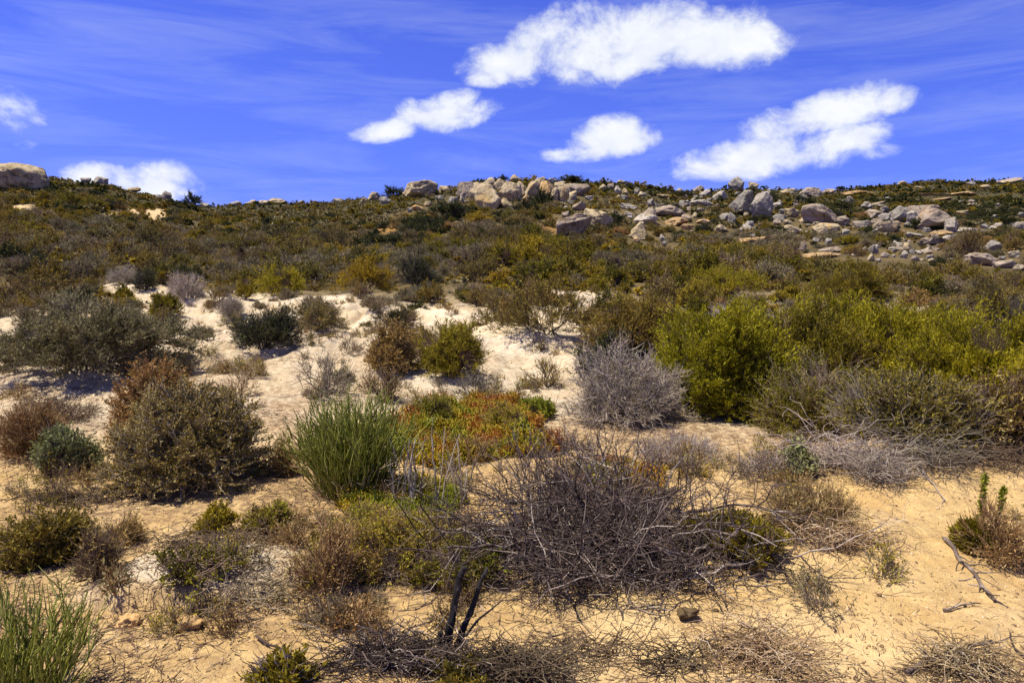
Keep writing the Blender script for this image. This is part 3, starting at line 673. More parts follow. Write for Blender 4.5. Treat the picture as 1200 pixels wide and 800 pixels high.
# ------------------------------------------------------------------ dead branches
def dead_tangle():
    x, y, z = ground_at(728, 648); t = thing('dead_shrub', 'collapsed dark dead shrub, a tangle of bare branches in the centre foreground', 'dead shrub', (x, y, z))
    s = y / F; g = Geo(); g2 = Geo(); W = 330 * s
    n = 90
    ax = R.uniform(-.54, .42, n) * W * .8; ay = R.uniform(-.5, .75, n)
    A = np.stack([ax, ay, R.uniform(.0, .16, n)], 1)
    ang = np.where(ax > -.05 * W, PI, 0) + np.where(R.random(n) < .25, PI, 0) + R.normal(0, .6, n)
    L = R.uniform(.35, .85, n)
    B = A + np.stack([np.cos(ang) * L, np.sin(ang) * L * .7, R.uniform(-.05, .42, n) * L * .55], 1)
    B[:, 2] = np.maximum(B[:, 2], .02)
    P = bow(R, A, B, 9, .075, .04); P[..., 2] = np.maximum(P[..., 2], .012)
    r0 = np.where(R.random(n) < .14, R.uniform(.011, .016, n), R.uniform(.005, .012, n)); tubes(g, P, taper(r0, r0 * .4, n, 9), 6, np.clip(R.normal(.48, .27, n), 0, 1))
    m = 620; i = R.integers(0, n, m); C, T = at(P, i, R.uniform(.15, 1, m))
    D = norm(T * .8 + R.normal(size=(m, 3)) * .6 + np.array([0, 0, .10])); L1 = R.uniform(.15, .55, (m, 1))
    P1 = bow(R, C, C + D * L1, 6, .1, .02); P1[..., 2] = np.maximum(P1[..., 2], .008)
    tubes(g, P1, taper(.0044, .0018, m, 6), 4, np.clip(R.normal(.42, .25, m), 0, 1))
    m2 = 5200; i = R.integers(0, m, m2); C, T = at(P1, i, R.uniform(.1, 1, m2))
    D = norm(T * .6 + R.normal(size=(m2, 3)) * .7 + np.array([0, 0, .25])); L2 = R.uniform(.05, .24, (m2, 1))
    P2 = bow(R, C, C + D * L2, 4, .1); P2[..., 2] = np.maximum(P2[..., 2], .005)
    tubes(g2, P2, taper(.0023, .0009, m2, 4), 3, np.clip(R.normal(.38, .22, m2), 0, 1))
    # trampled fine debris at the front
    m3 = 3200; a = R.uniform(0, 2 * PI, m3); C = np.stack([R.normal(-.15, .36, m3) * W * .6, R.normal(-.2, .18, m3), np.abs(R.normal(.015, .05, m3))], 1)
    D = np.stack([np.cos(a), np.sin(a), R.normal(0, .18, m3)], 1) * R.uniform(.05, .2, (m3, 1))
    P3 = bow(R, C, C + D, 4, .1); P3[..., 2] = np.maximum(P3[..., 2], .004)
    tubes(g2, P3, taper(.0026, .0012, m3, 4), 3, np.clip(R.normal(.45, .25, m3), 0, 1))
    # upright thin wands behind
    m4 = 34; C = np.stack([R.uniform(-.55, .45, m4) * W * .8, R.uniform(.35, 1.1, m4), np.zeros(m4)], 1)
    B4 = C + np.stack([R.normal(0, .14, m4), R.normal(0, .1, m4), R.uniform(.22, .5, m4)], 1)
    P4 = bow(R, C, B4, 6, .05); tubes(g, P4, taper(.0045, .0018, m4, 6), 4, np.clip(R.normal(.4, .25, m4), 0, 1))
    m5 = 260; i = R.integers(0, m4, m5); C, T = at(P4, i, R.uniform(.3, 1, m5)); D = norm(T + R.normal(size=(m5, 3)) * .5)
    tubes(g2, bow(R, C, C + D * R.uniform(.05, .2, (m5, 1)), 4, .08), taper(.002, .0009, m5, 4), 3, np.clip(R.normal(.45, .25, m5), 0, 1))
    obj('dead_branches', g.mesh('dead_branches', M['wood_dark'], True), t); obj('dead_twigs', g2.mesh('dead_twigs', M['wood_dark']), t)
dead_tangle()

def dead_stems(cx, base, wpx, hpx, n, label, wood='wood_lav', r=.006, lean=.3):
    x, y, z = ground_at(cx, base); s = y / F; w, h = wpx * s, hpx * s
    t = thing('dead_shrub', label, 'dead shrub', (x, y, z)); g = Geo(); g2 = Geo()
    A = np.stack([R.uniform(-.42, .42, n) * w, R.uniform(-.2, .2, n), np.full(n, -.02)], 1)
    B = A + np.stack([R.normal(0, lean, n) * h * .6, R.normal(0, lean * .5, n) * h, h * R.uniform(.45, 1, n)], 1)
    P = bow(R, A, B, 7, .04); rr = r * R.uniform(.6, 1.5, n)
    tubes(g, P, taper(rr, rr * .55, n, 7), 5, np.clip(R.normal(.65, .3, n), 0, 1))
    m = n * 3; i = R.integers(0, n, m); C, T = at(P, i, R.uniform(.3, .95, m)); D = norm(T * .8 + R.normal(size=(m, 3)) * .4)
    tubes(g2, bow(R, C, C + D * R.uniform(.15, .45, (m, 1)) * h, 5, .06), taper(r * .5, r * .25, m, 5), 3, np.clip(R.normal(.6, .3, m), 0, 1))
    g.v += g2.v; g.f += [q + g.n for q in g2.f]; g.t += g2.t; g.m += g2.m; obj('stems', g.mesh('stems', M[wood]), t)
dead_stems(485, 592, 60, 84, 12, 'cluster of upright silvery dead stems right of the reed clump')
dead_stems(532, 596, 60, 98, 9, 'dark-barked dead stems with pale tips beside the silvery ones', 'wood_grey', .006, .35)
dead_stems(660, 560, 110, 68, 26, 'thin dark wands rising behind the dead branch tangle', 'wood_dark', .004, .4)

def stump():
    x, y, z = ground_at(528, 772); s = y / F
    t = thing('charred_stump', 'forked charred stump standing upright at the bottom centre', 'stump', (x, y, z))
    def limb(pts, r0, r1, name):
        p = np.array(pts, float) * s; k = len(p); tt = np.linspace(0, k - 1, 16)
        tt = np.linspace(0, k - 1, 46); P = np.stack([np.interp(tt, np.arange(k), p[:, c]) for c in range(3)], 1)
        P[:, :2] += np.stack([vnoise(P * 9 + 3, 5), vnoise(P * 9 + 8, 6)], 1) * .008
        Rr = np.linspace(r0, r1, 46) * (1 + .16 * vnoise(P * 26, 8) + R.normal(size=46) * .05); Rr[:6] *= np.linspace(1.7, 1.05, 6)
        P = np.vstack([P, P[-1:] + (P[-1:] - P[-2:-1]) * .6, P[-1:] + (P[-1:] - P[-2:-1]) * .5]); Rr = np.append(Rr, (Rr[-1] * .45, .0005))
        g = Geo(); tubes(g, P[None], Rr[None], 14, .1); v = g.v[0]; v = v.reshape(-1, 3)
        fis = vnoise(v * np.array([150, 150, 22.]), 12); rad = v - np.repeat(P, 14, 0); g.v = [v + rad * (.22 * fis + .12 * vnoise(v * 120, 13))[:, None]]
        g.t = [np.clip(.16 + .35 * vnoise(v * 30, 5) + .5 * (vnoise(v * np.array([90, 90, 30.]), 6) > .35), 0, 1)]; obj(name, g.mesh(name, M['wood_black']), t)
    limb([(-6,0,-6),(-2,0,20),(4,0,60),(12,0,100),(18,0,112)], .020, .013, 'charred_limb')
    limb([(0,2,-4),(14,4,24),(26,6,62),(40,8,96),(46,8,108)], .016, .007, 'charred_limb')
    limb([(-14,-3,-4),(-12,-4,20),(-10,-3,34)], .014, .010, 'charred_limb')
    limb([(14,4,24),(22,-4,30),(34,-8,52),(60,-8,74)], .008, .003, 'charred_limb')
stump()

def fallen(px0, py0, px1, py1, r, label, wood='wood_dark', sub=5, lift=.0, tint=.5, name='fallen_branch', cat='branch', wig=.05, tw=.35):
    a = np.array(ground_at(px0, py0)); b = np.array(ground_at(px1, py1)); L = np.linalg.norm(b[:2] - a[:2])
    t = np.linspace(0, 1, 14); P = a + (b - a) * t[:, None]
    side = np.array([-(b - a)[1], (b - a)[0], 0]) / max(L, .01)
    P[:, :2] += (side * (np.sin(PI * t) * R.normal() * wig + np.cumsum(R.normal(size=14)) * .008)[:, None] * L)[:, :2]
    P[:, 2] = hgt(P[:, 0], P[:, 1]) + r * .7 + lift * t + np.abs(n2(P[:, 0], P[:, 1], 3, 7)) * .02
    P -= a; g = Geo()
    P = np.vstack([P, P[-1:] + (P[-1:] - P[-2:-1]) * .03]); rad = np.append(np.linspace(r, r * .45, 14), .0004)
    P = np.vstack([P[:1] - (P[1:2] - P[:1]) * .03, P]); rad = np.append(.0004, rad)
    tubes(g, P[None], rad[None], 7, tint)
    if sub:
        g2 = g if sub < 6 else Geo(); i = np.zeros(sub, int); C, T = at(P[None], i, R.uniform(.25, .97, sub))
        D = norm(T + R.normal(size=(sub, 3)) * [.6, .6, .25] + [0, 0, .1]); Q = bow(R, C, C + D * R.uniform(.3, 1, (sub, 1)) * L * tw, 6, .08)
        Q[..., 2] = np.maximum(Q[..., 2], hgt(Q[..., 0] + a[0], Q[..., 1] + a[1]) - a[2] + .003)
        tubes(g2, Q, taper(r * .4, r * .15, sub, 6), 4, np.clip(R.normal(tint, .2, sub), 0, 1))
    if sub < 6: tag(obj(name, g.mesh(name, M[wood], True), None, a), label, cat)
    else:
        th = thing(name, label, cat, a); obj('limb', g.mesh('limb', M[wood], True), th); obj('side_twigs', g2.mesh('side_twigs', M[wood]), th)
fallen(1108, 634, 1160, 704, .014, 'grey fallen branch on the sand below the right bank', tint=.65, sub=9)
fallen(878, 640, 930, 690, .010, 'dark bent twig lying on open sand right of the tangle', tint=.35, sub=4)
fallen(926, 668, 962, 722, .005, 'thin forked twig below the dark bent twig on open sand', tint=.3, sub=4)
fallen(1060, 792, 1172, 762, .013, 'grey branch on the twig heap in the bottom right', tint=.6, sub=10)
fallen(1105, 716, 1150, 712, .007, 'short grey stick under the fallen branch at right', tint=.6, sub=3)
fallen(426, 752, 470, 792, .014, 'thick grey stick on the twig litter left of the charred stump', tint=.62, sub=3)
fallen(290, 790, 520, 752, .007, 'long dark curved stick across the litter left of the charred stump', tint=.35, sub=10)
fallen(300, 752, 420, 800, .006, 'dark crooked stick among the sprigs at the bottom left of centre', tint=.3, sub=8)
fallen(534, 742, 552, 796, .004, 'straight straw-white stick leaning by the charred stump', 'wood_straw', 0, tint=.98, wig=.0)
fallen(560, 788, 640, 776, .004, 'pale bent stick on the litter right of the charred stump', 'wood_straw', 3, tint=.9)
fallen(255, 738, 310, 728, .006, 'dark stick on the sand beside the crumbled lip', tint=.3, sub=4)
fallen(548, 690, 690, 610, .006, 'long pale branch slanting across the left of the tangle', 'wood_lav', 4, lift=.25, tint=.8)
fallen(700, 640, 770, 560, .006, 'pale curved branch on top of the tangle', 'wood_lav', 5, lift=.3, tint=.75)
fallen(560, 605, 720, 612, .008, 'silvery branch lying across the back of the tangle', 'wood_lav', 5, lift=.22, tint=.7)
fallen(640, 560, 760, 640, .009, 'dark bowed branch descending through the tangle', 'wood_dark', 8, lift=.1, tint=.5)
fallen(1060, 520, 1110, 590, .008, 'grey dead branch on the crest of the right sand bank', 'wood_lav', 8, tint=.5)
fallen(1200, 770, 1185, 745, .006, 'short dark twig at the right edge of the open sand', tint=.3, sub=3)
fallen(820, 752, 905, 790, .005, 'dark wiry stick in the grey thatch at bottom', tint=.35, sub=6)

def thatch(cx, cy, a, b, n, label, wood='wood_straw', L=.22, hh=.07, tl=.7):
    x0, y0, z0 = ground_at(cx, cy); s = y0 / F; A = a * s; B0 = b * s * 2.2
    C = np.stack([np.clip(R.normal(0, .42, n), -.8, .8) * A, np.clip(R.normal(0, .42, n), -.8, .8) * B0, np.abs(R.normal(0, .5, n)) * hh * 1.4], 1)
    an = R.uniform(0, 2 * PI, n); D = np.stack([np.cos(an), np.sin(an) * .7, R.normal(.05, .25, n)], 1) * L * R.uniform(.3, 1.2, (n, 1))
    P = bow(R, C, C + D, 6, .15, .06); g = Geo(); tm = .33 if wood == 'wood_dark' else .42
    P[..., 2] = np.maximum(P[..., 2] + 0, hgt(P[..., 0] + x0, P[..., 1] + y0) - z0 + .003)
    tubes(g, P, taper(.0028, .0013, n, 6), 3, np.clip(R.normal(tm, .27, n), 0, 1))
    o = obj('dead_thatch', g.mesh('dead_thatch', M[wood]), None, (x0, y0, z0)); tag(o, label, 'dead twigs')
thatch(890, 772, 70, 32, 420, 'straw-coloured thatch of dry stems at the bottom, right of centre')
thatch(600, 796, 80, 20, 520, 'brown litter heap of dry stems at the foot of the charred stump', 'wood_brown')
thatch(690, 764, 60, 14, 110, 'thin dark twig scatter on the sand below the tangle', 'wood_brown', .2, .05)
thatch(470, 782, 110, 22, 600, 'dark heap of dead twigs left of the charred stump', 'wood_dark', .22, .07)
thatch(1125, 788, 60, 14, 300, 'dry twig heap in the bottom right corner', 'wood_straw', .18, .07)
thatch(1025, 560, 34, 16, 420, 'silvery grey thatch clump on the right sand mound', 'wood_lav', .3, .14)
thatch(975, 545, 70, 14, 350, 'tangled grey dead stems at the front of the right thicket', 'wood_lav', .4, .16)
thatch(1085, 545, 60, 14, 300, 'dead twig drift on the crest behind the right mound', 'wood_grey', .4, .14)
thatch(1165, 540, 60, 12, 260, 'dead twig drift at the right edge under the thicket', 'wood_brown', .35, .10)
thatch(985, 640, 70, 12, 300, 'dry stem debris below the golden dry bush', 'wood_straw', .25, .08)
thatch(790, 780, 60, 14, 120, 'few curled dry stems on the sand near the earth clod', 'wood_brown', .2, .06)
thatch(300, 700, 90, 30, 260, 'thin reddish twig scatter on the sand in front of the dry shrub', 'wood_warm', .16, .03)
thatch(250, 640, 90, 24, 420, 'brown twig debris in front of the brown domed shrub', 'wood_brown', .16, .03)
thatch(90, 585, 90, 14, 320, 'brown twig debris under the blue-green shrub', 'wood_brown', .18, .04)

def stalks():
    for (cx, base, hp, lab) in ((1150, 632, 76, 'taller green leafy stalk, left one of two at the right'), (1164, 630, 58, 'shorter green leafy stalk, right one of two at the right')):
        x, y, z = ground_at(cx, base); s = y / F; h = hp * s; t = thing('green_stalk', lab, 'plant', (x, y, z))
        tip = np.array([[.02 if cx == 1150 else .06, .02, h]]); P = bow(R, np.zeros((1, 3)), tip, 8, .03); g = Geo(); tubes(g, P, taper(.006, .003, 1, 8), 6, .6); obj('stem', g.mesh('stem', M['reed']), t)
        n = 420; C, T = at(P, np.zeros(n, int), R.uniform(.1, 1, n)); D = norm(R.normal(size=(n, 3)) + [0, 0, .6]); g = Geo(); leaves(g, C, D, .032, .011, R.uniform(.2, .9, n), R); obj('leaf_whorls', g.mesh('leaf_whorls', M['green'] if False else M['lime']), t)
stalks()

# earth clods
cm = ramp_mat('earth_clod', [(.30,.19,.07), (.42,.28,.11), (.55,.38,.16)])
cmd_ = ramp_mat('dark_earth_clod', [(.05,.03,.015), (.13,.08,.04), (.26,.17,.08)])
def clod(cx, cy, w, label, cm=cm):
    x, y, z = ground_at(cx, cy); s = y / F; me = boulder_mesh('earth_clod', R, 4, cm, 3, .30); o = obj('earth_clod', me, None, (x, y, z + w * s * .14)); o.scale = (w * s * .5, w * s * .45, w * s * .33); tag(o, label, 'clod')
clod(806, 729, 28, 'crumbly brown earth clod on the open sand below the tangle', cmd_)
clod(838, 716, 10, 'small brown clod right of the crumbly earth clod', cmd_)
clod(1030, 702, 8, 'tiny brown clod in the middle of the open sand', cmd_)
clod(224, 734, 34, 'crumbled earth lump at the edge of the white sand lip')
clod(150, 735, 30, 'low ochre earth lump below the white sand lip')
clod(262, 735, 20, 'dark-shadowed ochre lump right of the crumbled one')

# ------------------------------------------------------------------ loose litter on the sand
def litter():
    n = 50000
    y = np.exp(R.uniform(np.log(2.6), np.log(14), n)); u = R.uniform(-.78, .78, n); x = u * y; z = hgt(x, y); px_, py_, bk, _, _ = zone_fields(x, y, z)
    cl = inpoly(px_, py_, CLEAN); dens = np.clip(.45 + .9 * fbm(x, y, .8, 81, 2), .03, 1) * np.where(cl, .55, 1) * np.where(bk, .7, 1)
    k = R.random(n) < dens; x, y, z = x[k], y[k], z[k]; m = len(x)
    cl = cl[k]; a = R.uniform(0, 2 * PI, m); L = R.uniform(.02, .11, m) * (.7 + y * .06) * np.where(cl, .33, 1)
    A = np.stack([x, y, z + .003], 1); B = A + np.stack([np.cos(a) * L, np.sin(a) * L, R.normal(.006, .012, m)], 1)
    B[:, 2] = np.maximum(B[:, 2], hgt(B[:, 0], B[:, 1]) + .002)
    g = Geo(); P = bow(R, A, B, 3, .08); P[..., 2] = np.maximum(P[..., 2], hgt(P[..., 0], P[..., 1]) + .0015)
    rr = R.uniform(.0011, .003, m) * (.7 + y * .05) * np.where(cl, .8, 1); tubes(g, P, taper(rr, rr * .6, m, 3), 3, np.clip(R.normal(.35, .3, m), 0, 1))
    o = obj('twig_litter', g.mesh('twig_litter', M['wood_brown'])); tag(o, 'fine twig litter strewn over the sand', 'litter', kind='stuff')
    n = 22000; y = np.exp(R.uniform(np.log(2.6), np.log(12), n)); x = R.uniform(-.78, .78, n) * y; z = hgt(x, y)
    v, f = ico(1); rad = np.exp(R.normal(np.log(.0045), .42, n)) * (.8 + y * .04); V = np.stack([x, y, z], 1)[:, None] + v[None] * rad[:, None, None] * R.uniform(.6, 1.2, (n, 1, 3))
    g = Geo(); g.add(V, (f[None] + (np.arange(n) * len(v))[:, None, None]).reshape(-1, 3), np.repeat(R.uniform(0, 1, n), len(v)))
    o = obj('sand_crumbs', g.mesh('sand_crumbs', ramp_mat('sand_crumb', [(.16,.10,.05), (.50,.34,.17), (.62,.48,.32)], objvar=0))); tag(o, 'crumbs of sand and grit on the ground', 'grit', kind='stuff')
litter()

# ------------------------------------------------------------------ small sprigs on the sand
def sprigs():
    V = []
    for leaf, wood in (('straw', 'wood_rust'), ('fuzzy', 'wood_warm'), ('grey', 'wood_warm'), ('mustard', 'wood_brown'), ('rust', 'wood_brown')):
        for _ in range(2):
            st = dict(stems=14, secs=46, twigs=190, tl=.09, tr=.0016, r0=.003, leaves=620, ll=.017, lw=.0065, up=.6, lump=.5, gap=-.3, tv=.25, foot=.4)
            gw, gf = shrub(R, .34, .2, st); V.append((gw.mesh('stems', M[wood]), gf.mesh('foliage', M[leaf]), leaf))
    look = {'straw': 'straw-coloured', 'fuzzy': 'greenish', 'grey': 'grey', 'mustard': 'yellowish', 'rust': 'rust-brown'}
    n = 0
    for _ in range(4000):
        y_ = math.exp(R.uniform(math.log(3.3), math.log(21))); x_ = R.uniform(-.74, .74) * y_; z_ = float(hgt(x_, y_)); p_, q_ = project(x_, y_, z_)
        if inpoly(np.array([p_]), np.array([q_]), CLEAN)[0] and R.random() > .05: continue
        bk_ = inpoly(np.array([p_]), np.array([q_]), BANK)[0]
        if not bk_ and y_ > 13: continue
        if not bk_ and n2(np.array([x_]), np.array([y_]), .7, 131)[0] < -.05: continue
        if 560 < p_ < 880 and q_ > 560: continue
        w_, f_, lf = V[int(R.integers(0, len(V)))]
        side = 'left' if p_ < 430 else 'right' if p_ > 660 else 'middle'
        dist = 'foreground' if y_ < 7 else 'ground beyond the foreground'
        t = thing('dry_sprig', look[lf] + ' small sprig on the sand of the ' + side + ' ' + dist, 'sprig', (x_, y_, z_ - .01), R.uniform(0, 6.28), look[lf] + ' sprigs of the ' + side + ' ' + dist)
        k_ = R.uniform(.45, 1.15) * (1 if y_ < 7 else 1.3); t.scale = (k_, k_, k_ * R.uniform(.7, 1.3)); obj('stems', w_, t); obj('foliage', f_, t)
        n += 1
        if n >= 299: break
sprigs()

# ------------------------------------------------------------------ hillside scrub
KINDS = {   # name: (leaf, wood, nominal w, h, look, overrides)
 'grey_twig_shrub': ('grey', 'wood_warm', 1.5, .8, 'grey twiggy', dict(leaves=3400, twigs=1000)),
 'olive_shrub': ('olive', 'wood_warm', 1.5, .9, 'brown-olive', dict()),
 'green_shrub': ('green', 'wood_brown', 1.5, 1., 'olive-green', dict(up=.7)),
 'mustard_shrub': ('mustard', 'wood_brown', 1.5, .8, 'mustard-yellow', dict()),
 'dark_shrub': ('dark', 'wood_black', 1.7, 1., 'dark green', dict(leaves=10000)),
 'rust_shrub': ('rust', 'wood_brown', 1.3, .6, 'rust-brown', dict()),
 'sparse_shrub': ('olive', 'wood_brown', 1.4, 1.1, 'thin dark-stemmed', dict(leaves=1900, twigs=480, lump=.5, up=.8)),
}
def lod(kind, far):
    leaf, wood, w, h, look, ov = KINDS[kind]
    st = dict(stems=14, secs=70, twigs=620, tl=.24, tr=.006, r0=.016, leaves=8200, ll=.052, lw=.025, up=.45, lump=.4, gap=-.5, tv=.24); st.update(ov)
    if far:
        st.update(stems=3, secs=10, twigs=24, leaves=int(st['leaves'] * .065), ll=.17, lw=.10, tr=.016, tl=.3)
        if far == 2: st.update(stems=2, secs=5, twigs=8, leaves=int(st['leaves'] * .62), ll=.17, lw=.10)
    return shrub(R, w, h, st)
VAR = {}
for kd in KINDS:
    VAR[kd] = []
    for i in range(4):
        gw, gf = lod(kd, False)
        wood = gw.mesh('branches', M[KINDS[kd][1]]); fol = gf.mesh('foliage', M[KINDS[kd][0]])
        both = Geo(); both.v = gw.v + gf.v; both.t = gw.t + gf.t; off = gw.n
        both.f = gw.f + [q + off for q in gf.f]; both.m = gw.m + [q + 1 for q in gf.m]; both.n = off + gf.n
        VAR[kd].append((wood, fol, both.mesh(kd, [M[KINDS[kd][1]], M[KINDS[kd][0]]])))

def spots():
    P = []
    for (y0, y1, cell, um) in ((8.5, 20, .95, .74), (20, 46, 1.0, .74), (46, 100, 1.35, .74), (100, 190, 1.9, .74), (19, 90, .85, .74), (40, 80, .85, .74), (80, 190, 1.55, .74)):
        xs = np.arange(-um * y1, um * y1, cell); ys = np.arange(y0, y1, cell)
        a, b = np.meshgrid(xs, ys); a = a.ravel() + R.uniform(-.5, .5, a.size) * cell; b = b.ravel() + R.uniform(-.5, .5, b.size) * cell
        k = np.abs(a) < um * b + 1; P.append(np.stack([a[k], b[k], np.full(k.sum(), cell)], 1))
    return np.concatenate(P)
SP = spots(); x, y, cell = SP.T; z = hgt(x, y)
px, py, bank, pat, ear = zone_fields(x, y, z)
yc = np.interp(pxof(x, y), SKX, SKD)
keep = (y < yc + 3) & ~(pat & (R.random(len(x)) > .12)) & ((ear < .45) | (R.random(len(x)) < .5))
keep &= ~(bank & (R.random(len(x)) > np.where(py < 392, .58, .42)))
keep &= (R.random(len(x)) < np.where(y < 14, .55, .93))
keep &= ~((y < 12.5) & (px > 430) & (px < 700))
for fx, fy, fr in FOOT: keep &= ((x - fx)**2 + (y - fy)**2 > (fr + .25)**2)
x, y, z, px, py, cell, bank_ = [q[keep] for q in (x, y, z, px, py, cell, bank)]
o_ = np.argsort(y); x, y, z, px, py, cell, bank_ = [q[o_] for q in (x, y, z, px, py, cell, bank_)]
zn = fbm(x, y, .075, 101, 3); zn2 = fbm(x, y, .16, 111, 2); zn3 = n2(x, y, .22, 121)
PN = np.stack([n2(x, y, .16 if k % 2 else .1, 301 + k) + .5 * n2(x, y, .4, 321 + k) for k in range(7)], 1); SCN = 1 + .35 * n2(x, y, .3, 341)
for (cx, by, wp, hp, lab) in [
 (524,260,68,25,'broad near-black green shrub mass just below the ridge outcrop'),(463,233,34,16,'round black-green shrub left of the long low slab on the ridge'),
 (634,243,32,24,'dark shrub growing against the right part of the ridge outcrop'),(563,279,30,13,'small round black-green shrub alone on the orange earth under the outcrop'),
 (683,285,18,10,'tiny round dark shrub under the smooth grey-brown dome'),(722,263,24,16,'dark shrub between the grey-brown dome and the cracked tan rock'),
 (905,236,22,14,'dark shrub right of the tall grey pair'),(882,230,16,12,'dark shrub behind the tall grey pair'),(940,243,40,15,'dark shrub band right of the tall grey pair'),
 (890,296,46,15,'dark shrub under the long flat tan slab'),(1018,276,26,12,'dark shrub left of the dark cleft boulder'),(1075,268,26,14,'dark shrub in the hollow of the largest pinkish boulder'),
 (1140,282,44,12,'dark shrub right of the largest pinkish boulder'),(1100,312,30,12,'dark shrub below the small stones on the right slope'),(825,272,26,13,'dark shrub right of the bright orange slab'),
 (590,212,18,9,'dark shrub on the very top of the ridge outcrop'),(668,214,40,9,'dark shrub band on the skyline right of the outcrop'),(845,238,20,9,'dark shrub left of the tall grey pair'),
 (800,232,26,10,'dark shrub on the skyline between outcrop and tall pair'),(985,246,40,12,'dark shrub behind the big sloping boulder'),(1170,262,44,12,'dark shrub near the right edge among pale stones'),
 (75,250,50,13,'wide dark shrub on the left hill right of the bare sand patch'),(125,264,44,15,'dark green shrub below the second bare sand patch on the left'),(225,238,26,14,'dark shrub at the dip of the left skyline')]:
    X0, Y0, Z0 = ground_at(cx, by); q = Y0 / F; both = VAR['dark_shrub'][int(R.integers(0, 4))][2]
    o = obj('dark_shrub', both, None, (X0, Y0, Z0 - .03)); o.rotation_euler = (0, 0, R.uniform(0, 6.28)); o.scale = (wp * q / 1.6, wp * q / 1.6, hp * q / .95); tag(o, lab, 'shrub', 'dark shrubs singled out on the rocky slope')
cnt = {k: 0 for k in KINDS}; far_list = {k: [] for k in KINDS}
names = list(KINDS)
for i in range(len(x)):
    # grey twig, olive, green, mustard, dark, rust, sparse
    up = np.clip((y[i] - 30) / 30, 0, 1)
    wts = np.array([1.7 + 1.5 * max(zn[i], 0), 1.2, .7 + 1.1 * max(-zn[i], 0), .85 * (1 - up) + 2.2 * max(zn2[i] - .12, 0) * (1 - .6 * up), .30 + 1.5 * up * (1 + zn3[i]) , .22 + .8 * max(zn3[i] - .3, 0), .9 * (1 - up)])
    if px[i] > 960 and y[i] > 55: wts = np.array([.12, .3, .35, .03, 2.4, .06, 0])
    if y[i] < 20: wts = np.array([1.4, .9, .7, .5, .25, .35, 1.0])
    wts = wts * np.exp(2.2 * PN[i])
    kd = names[int(R.choice(7, p=wts / wts.sum()))]
    near = y[i] < 23
    low = cell[i] in (.85, 1.55)
    if low: wts = np.array([.8, 1., .5, .1, 1.6, .3, 0])
    sc = R.uniform(.62, 1.15) * (.6 if near else .9) * (R.uniform(.4, .95) if bank_[i] else 1) * (1 if cell[i] < 1.2 else cell[i] / 1.15 * .85 if cell[i] < 2 else 1.35)
    if y[i] > 28: sc *= 1 - .34 * min(1, (y[i] - 28) / 18)
    if y[i] > 20:                                                       # keep the faces of the boulders behind clear
        q = F / y[i]; hk = KINDS[kd][3] * 1.15; wk = KINDS[kd][2] * .42
        c_ = (ROCKS[:, 4] > y[i] - 1.2) & (np.abs(px[i] - ROCKS[:, 0]) < ROCKS[:, 2] * .5 + wk * sc * q) & (py[i] > ROCKS[:, 1] - ROCKS[:, 3] * .5) & (py[i] - hk * sc * q < ROCKS[:, 1] + ROCKS[:, 3] * .10)
        if c_.any():
            sc = min(sc, float(((py[i] - ROCKS[c_, 1] - ROCKS[c_, 3] * .10) / (hk * q)).min()))
            if sc < .13: continue
    sc *= SCN[i]
    if low: sc *= .6
    nm = kd
    if cnt[kd] < 285 and y[i] < 75 and not low:
        zn_ = ('beside the sand bank in the middle distance' if y[i] < 20 else
               ('on the left slope below the skyline' if px[i] < 330 else 'on the middle slope below the ridge outcrop' if px[i] < 700 else 'on the right slope below the boulder field') if y[i] < 48 else
               ('high on the left hill' if px[i] < 330 else 'just under the ridge outcrop' if px[i] < 700 else 'among the boulders on the right'))
        lab = KINDS[kd][4] + ' shrub ' + zn_; grp = KINDS[kd][4] + ' shrubs ' + zn_
        wood, fol, both = VAR[kd][int(R.integers(0, 4))]
        loc = (x[i], y[i], z[i] - .03); rz = R.uniform(0, 2 * PI); sx_ = 1 + .3 * min(1, max(0, (y[i] - 24) / 12)); s3 = (sx_ * sc * R.uniform(.85, 1.2), sx_ * sc * R.uniform(.85, 1.2), sc * R.uniform(.8, 1.2))
        if y[i] < 34:
            t = thing(nm, lab, 'shrub', loc, rz, grp); t.scale = s3
            obj('branches', wood, t); obj('foliage', fol, t)
        else:
            o = obj(nm, both, None, loc); o.rotation_euler = (0, 0, rz); o.scale = s3; tag(o, lab, 'shrub', grp)
        cnt[kd] += 1
    else: far_list[kd].append((x[i], y[i], z[i] - .03, sc, 2. if low or y[i] > 75 else 1.))
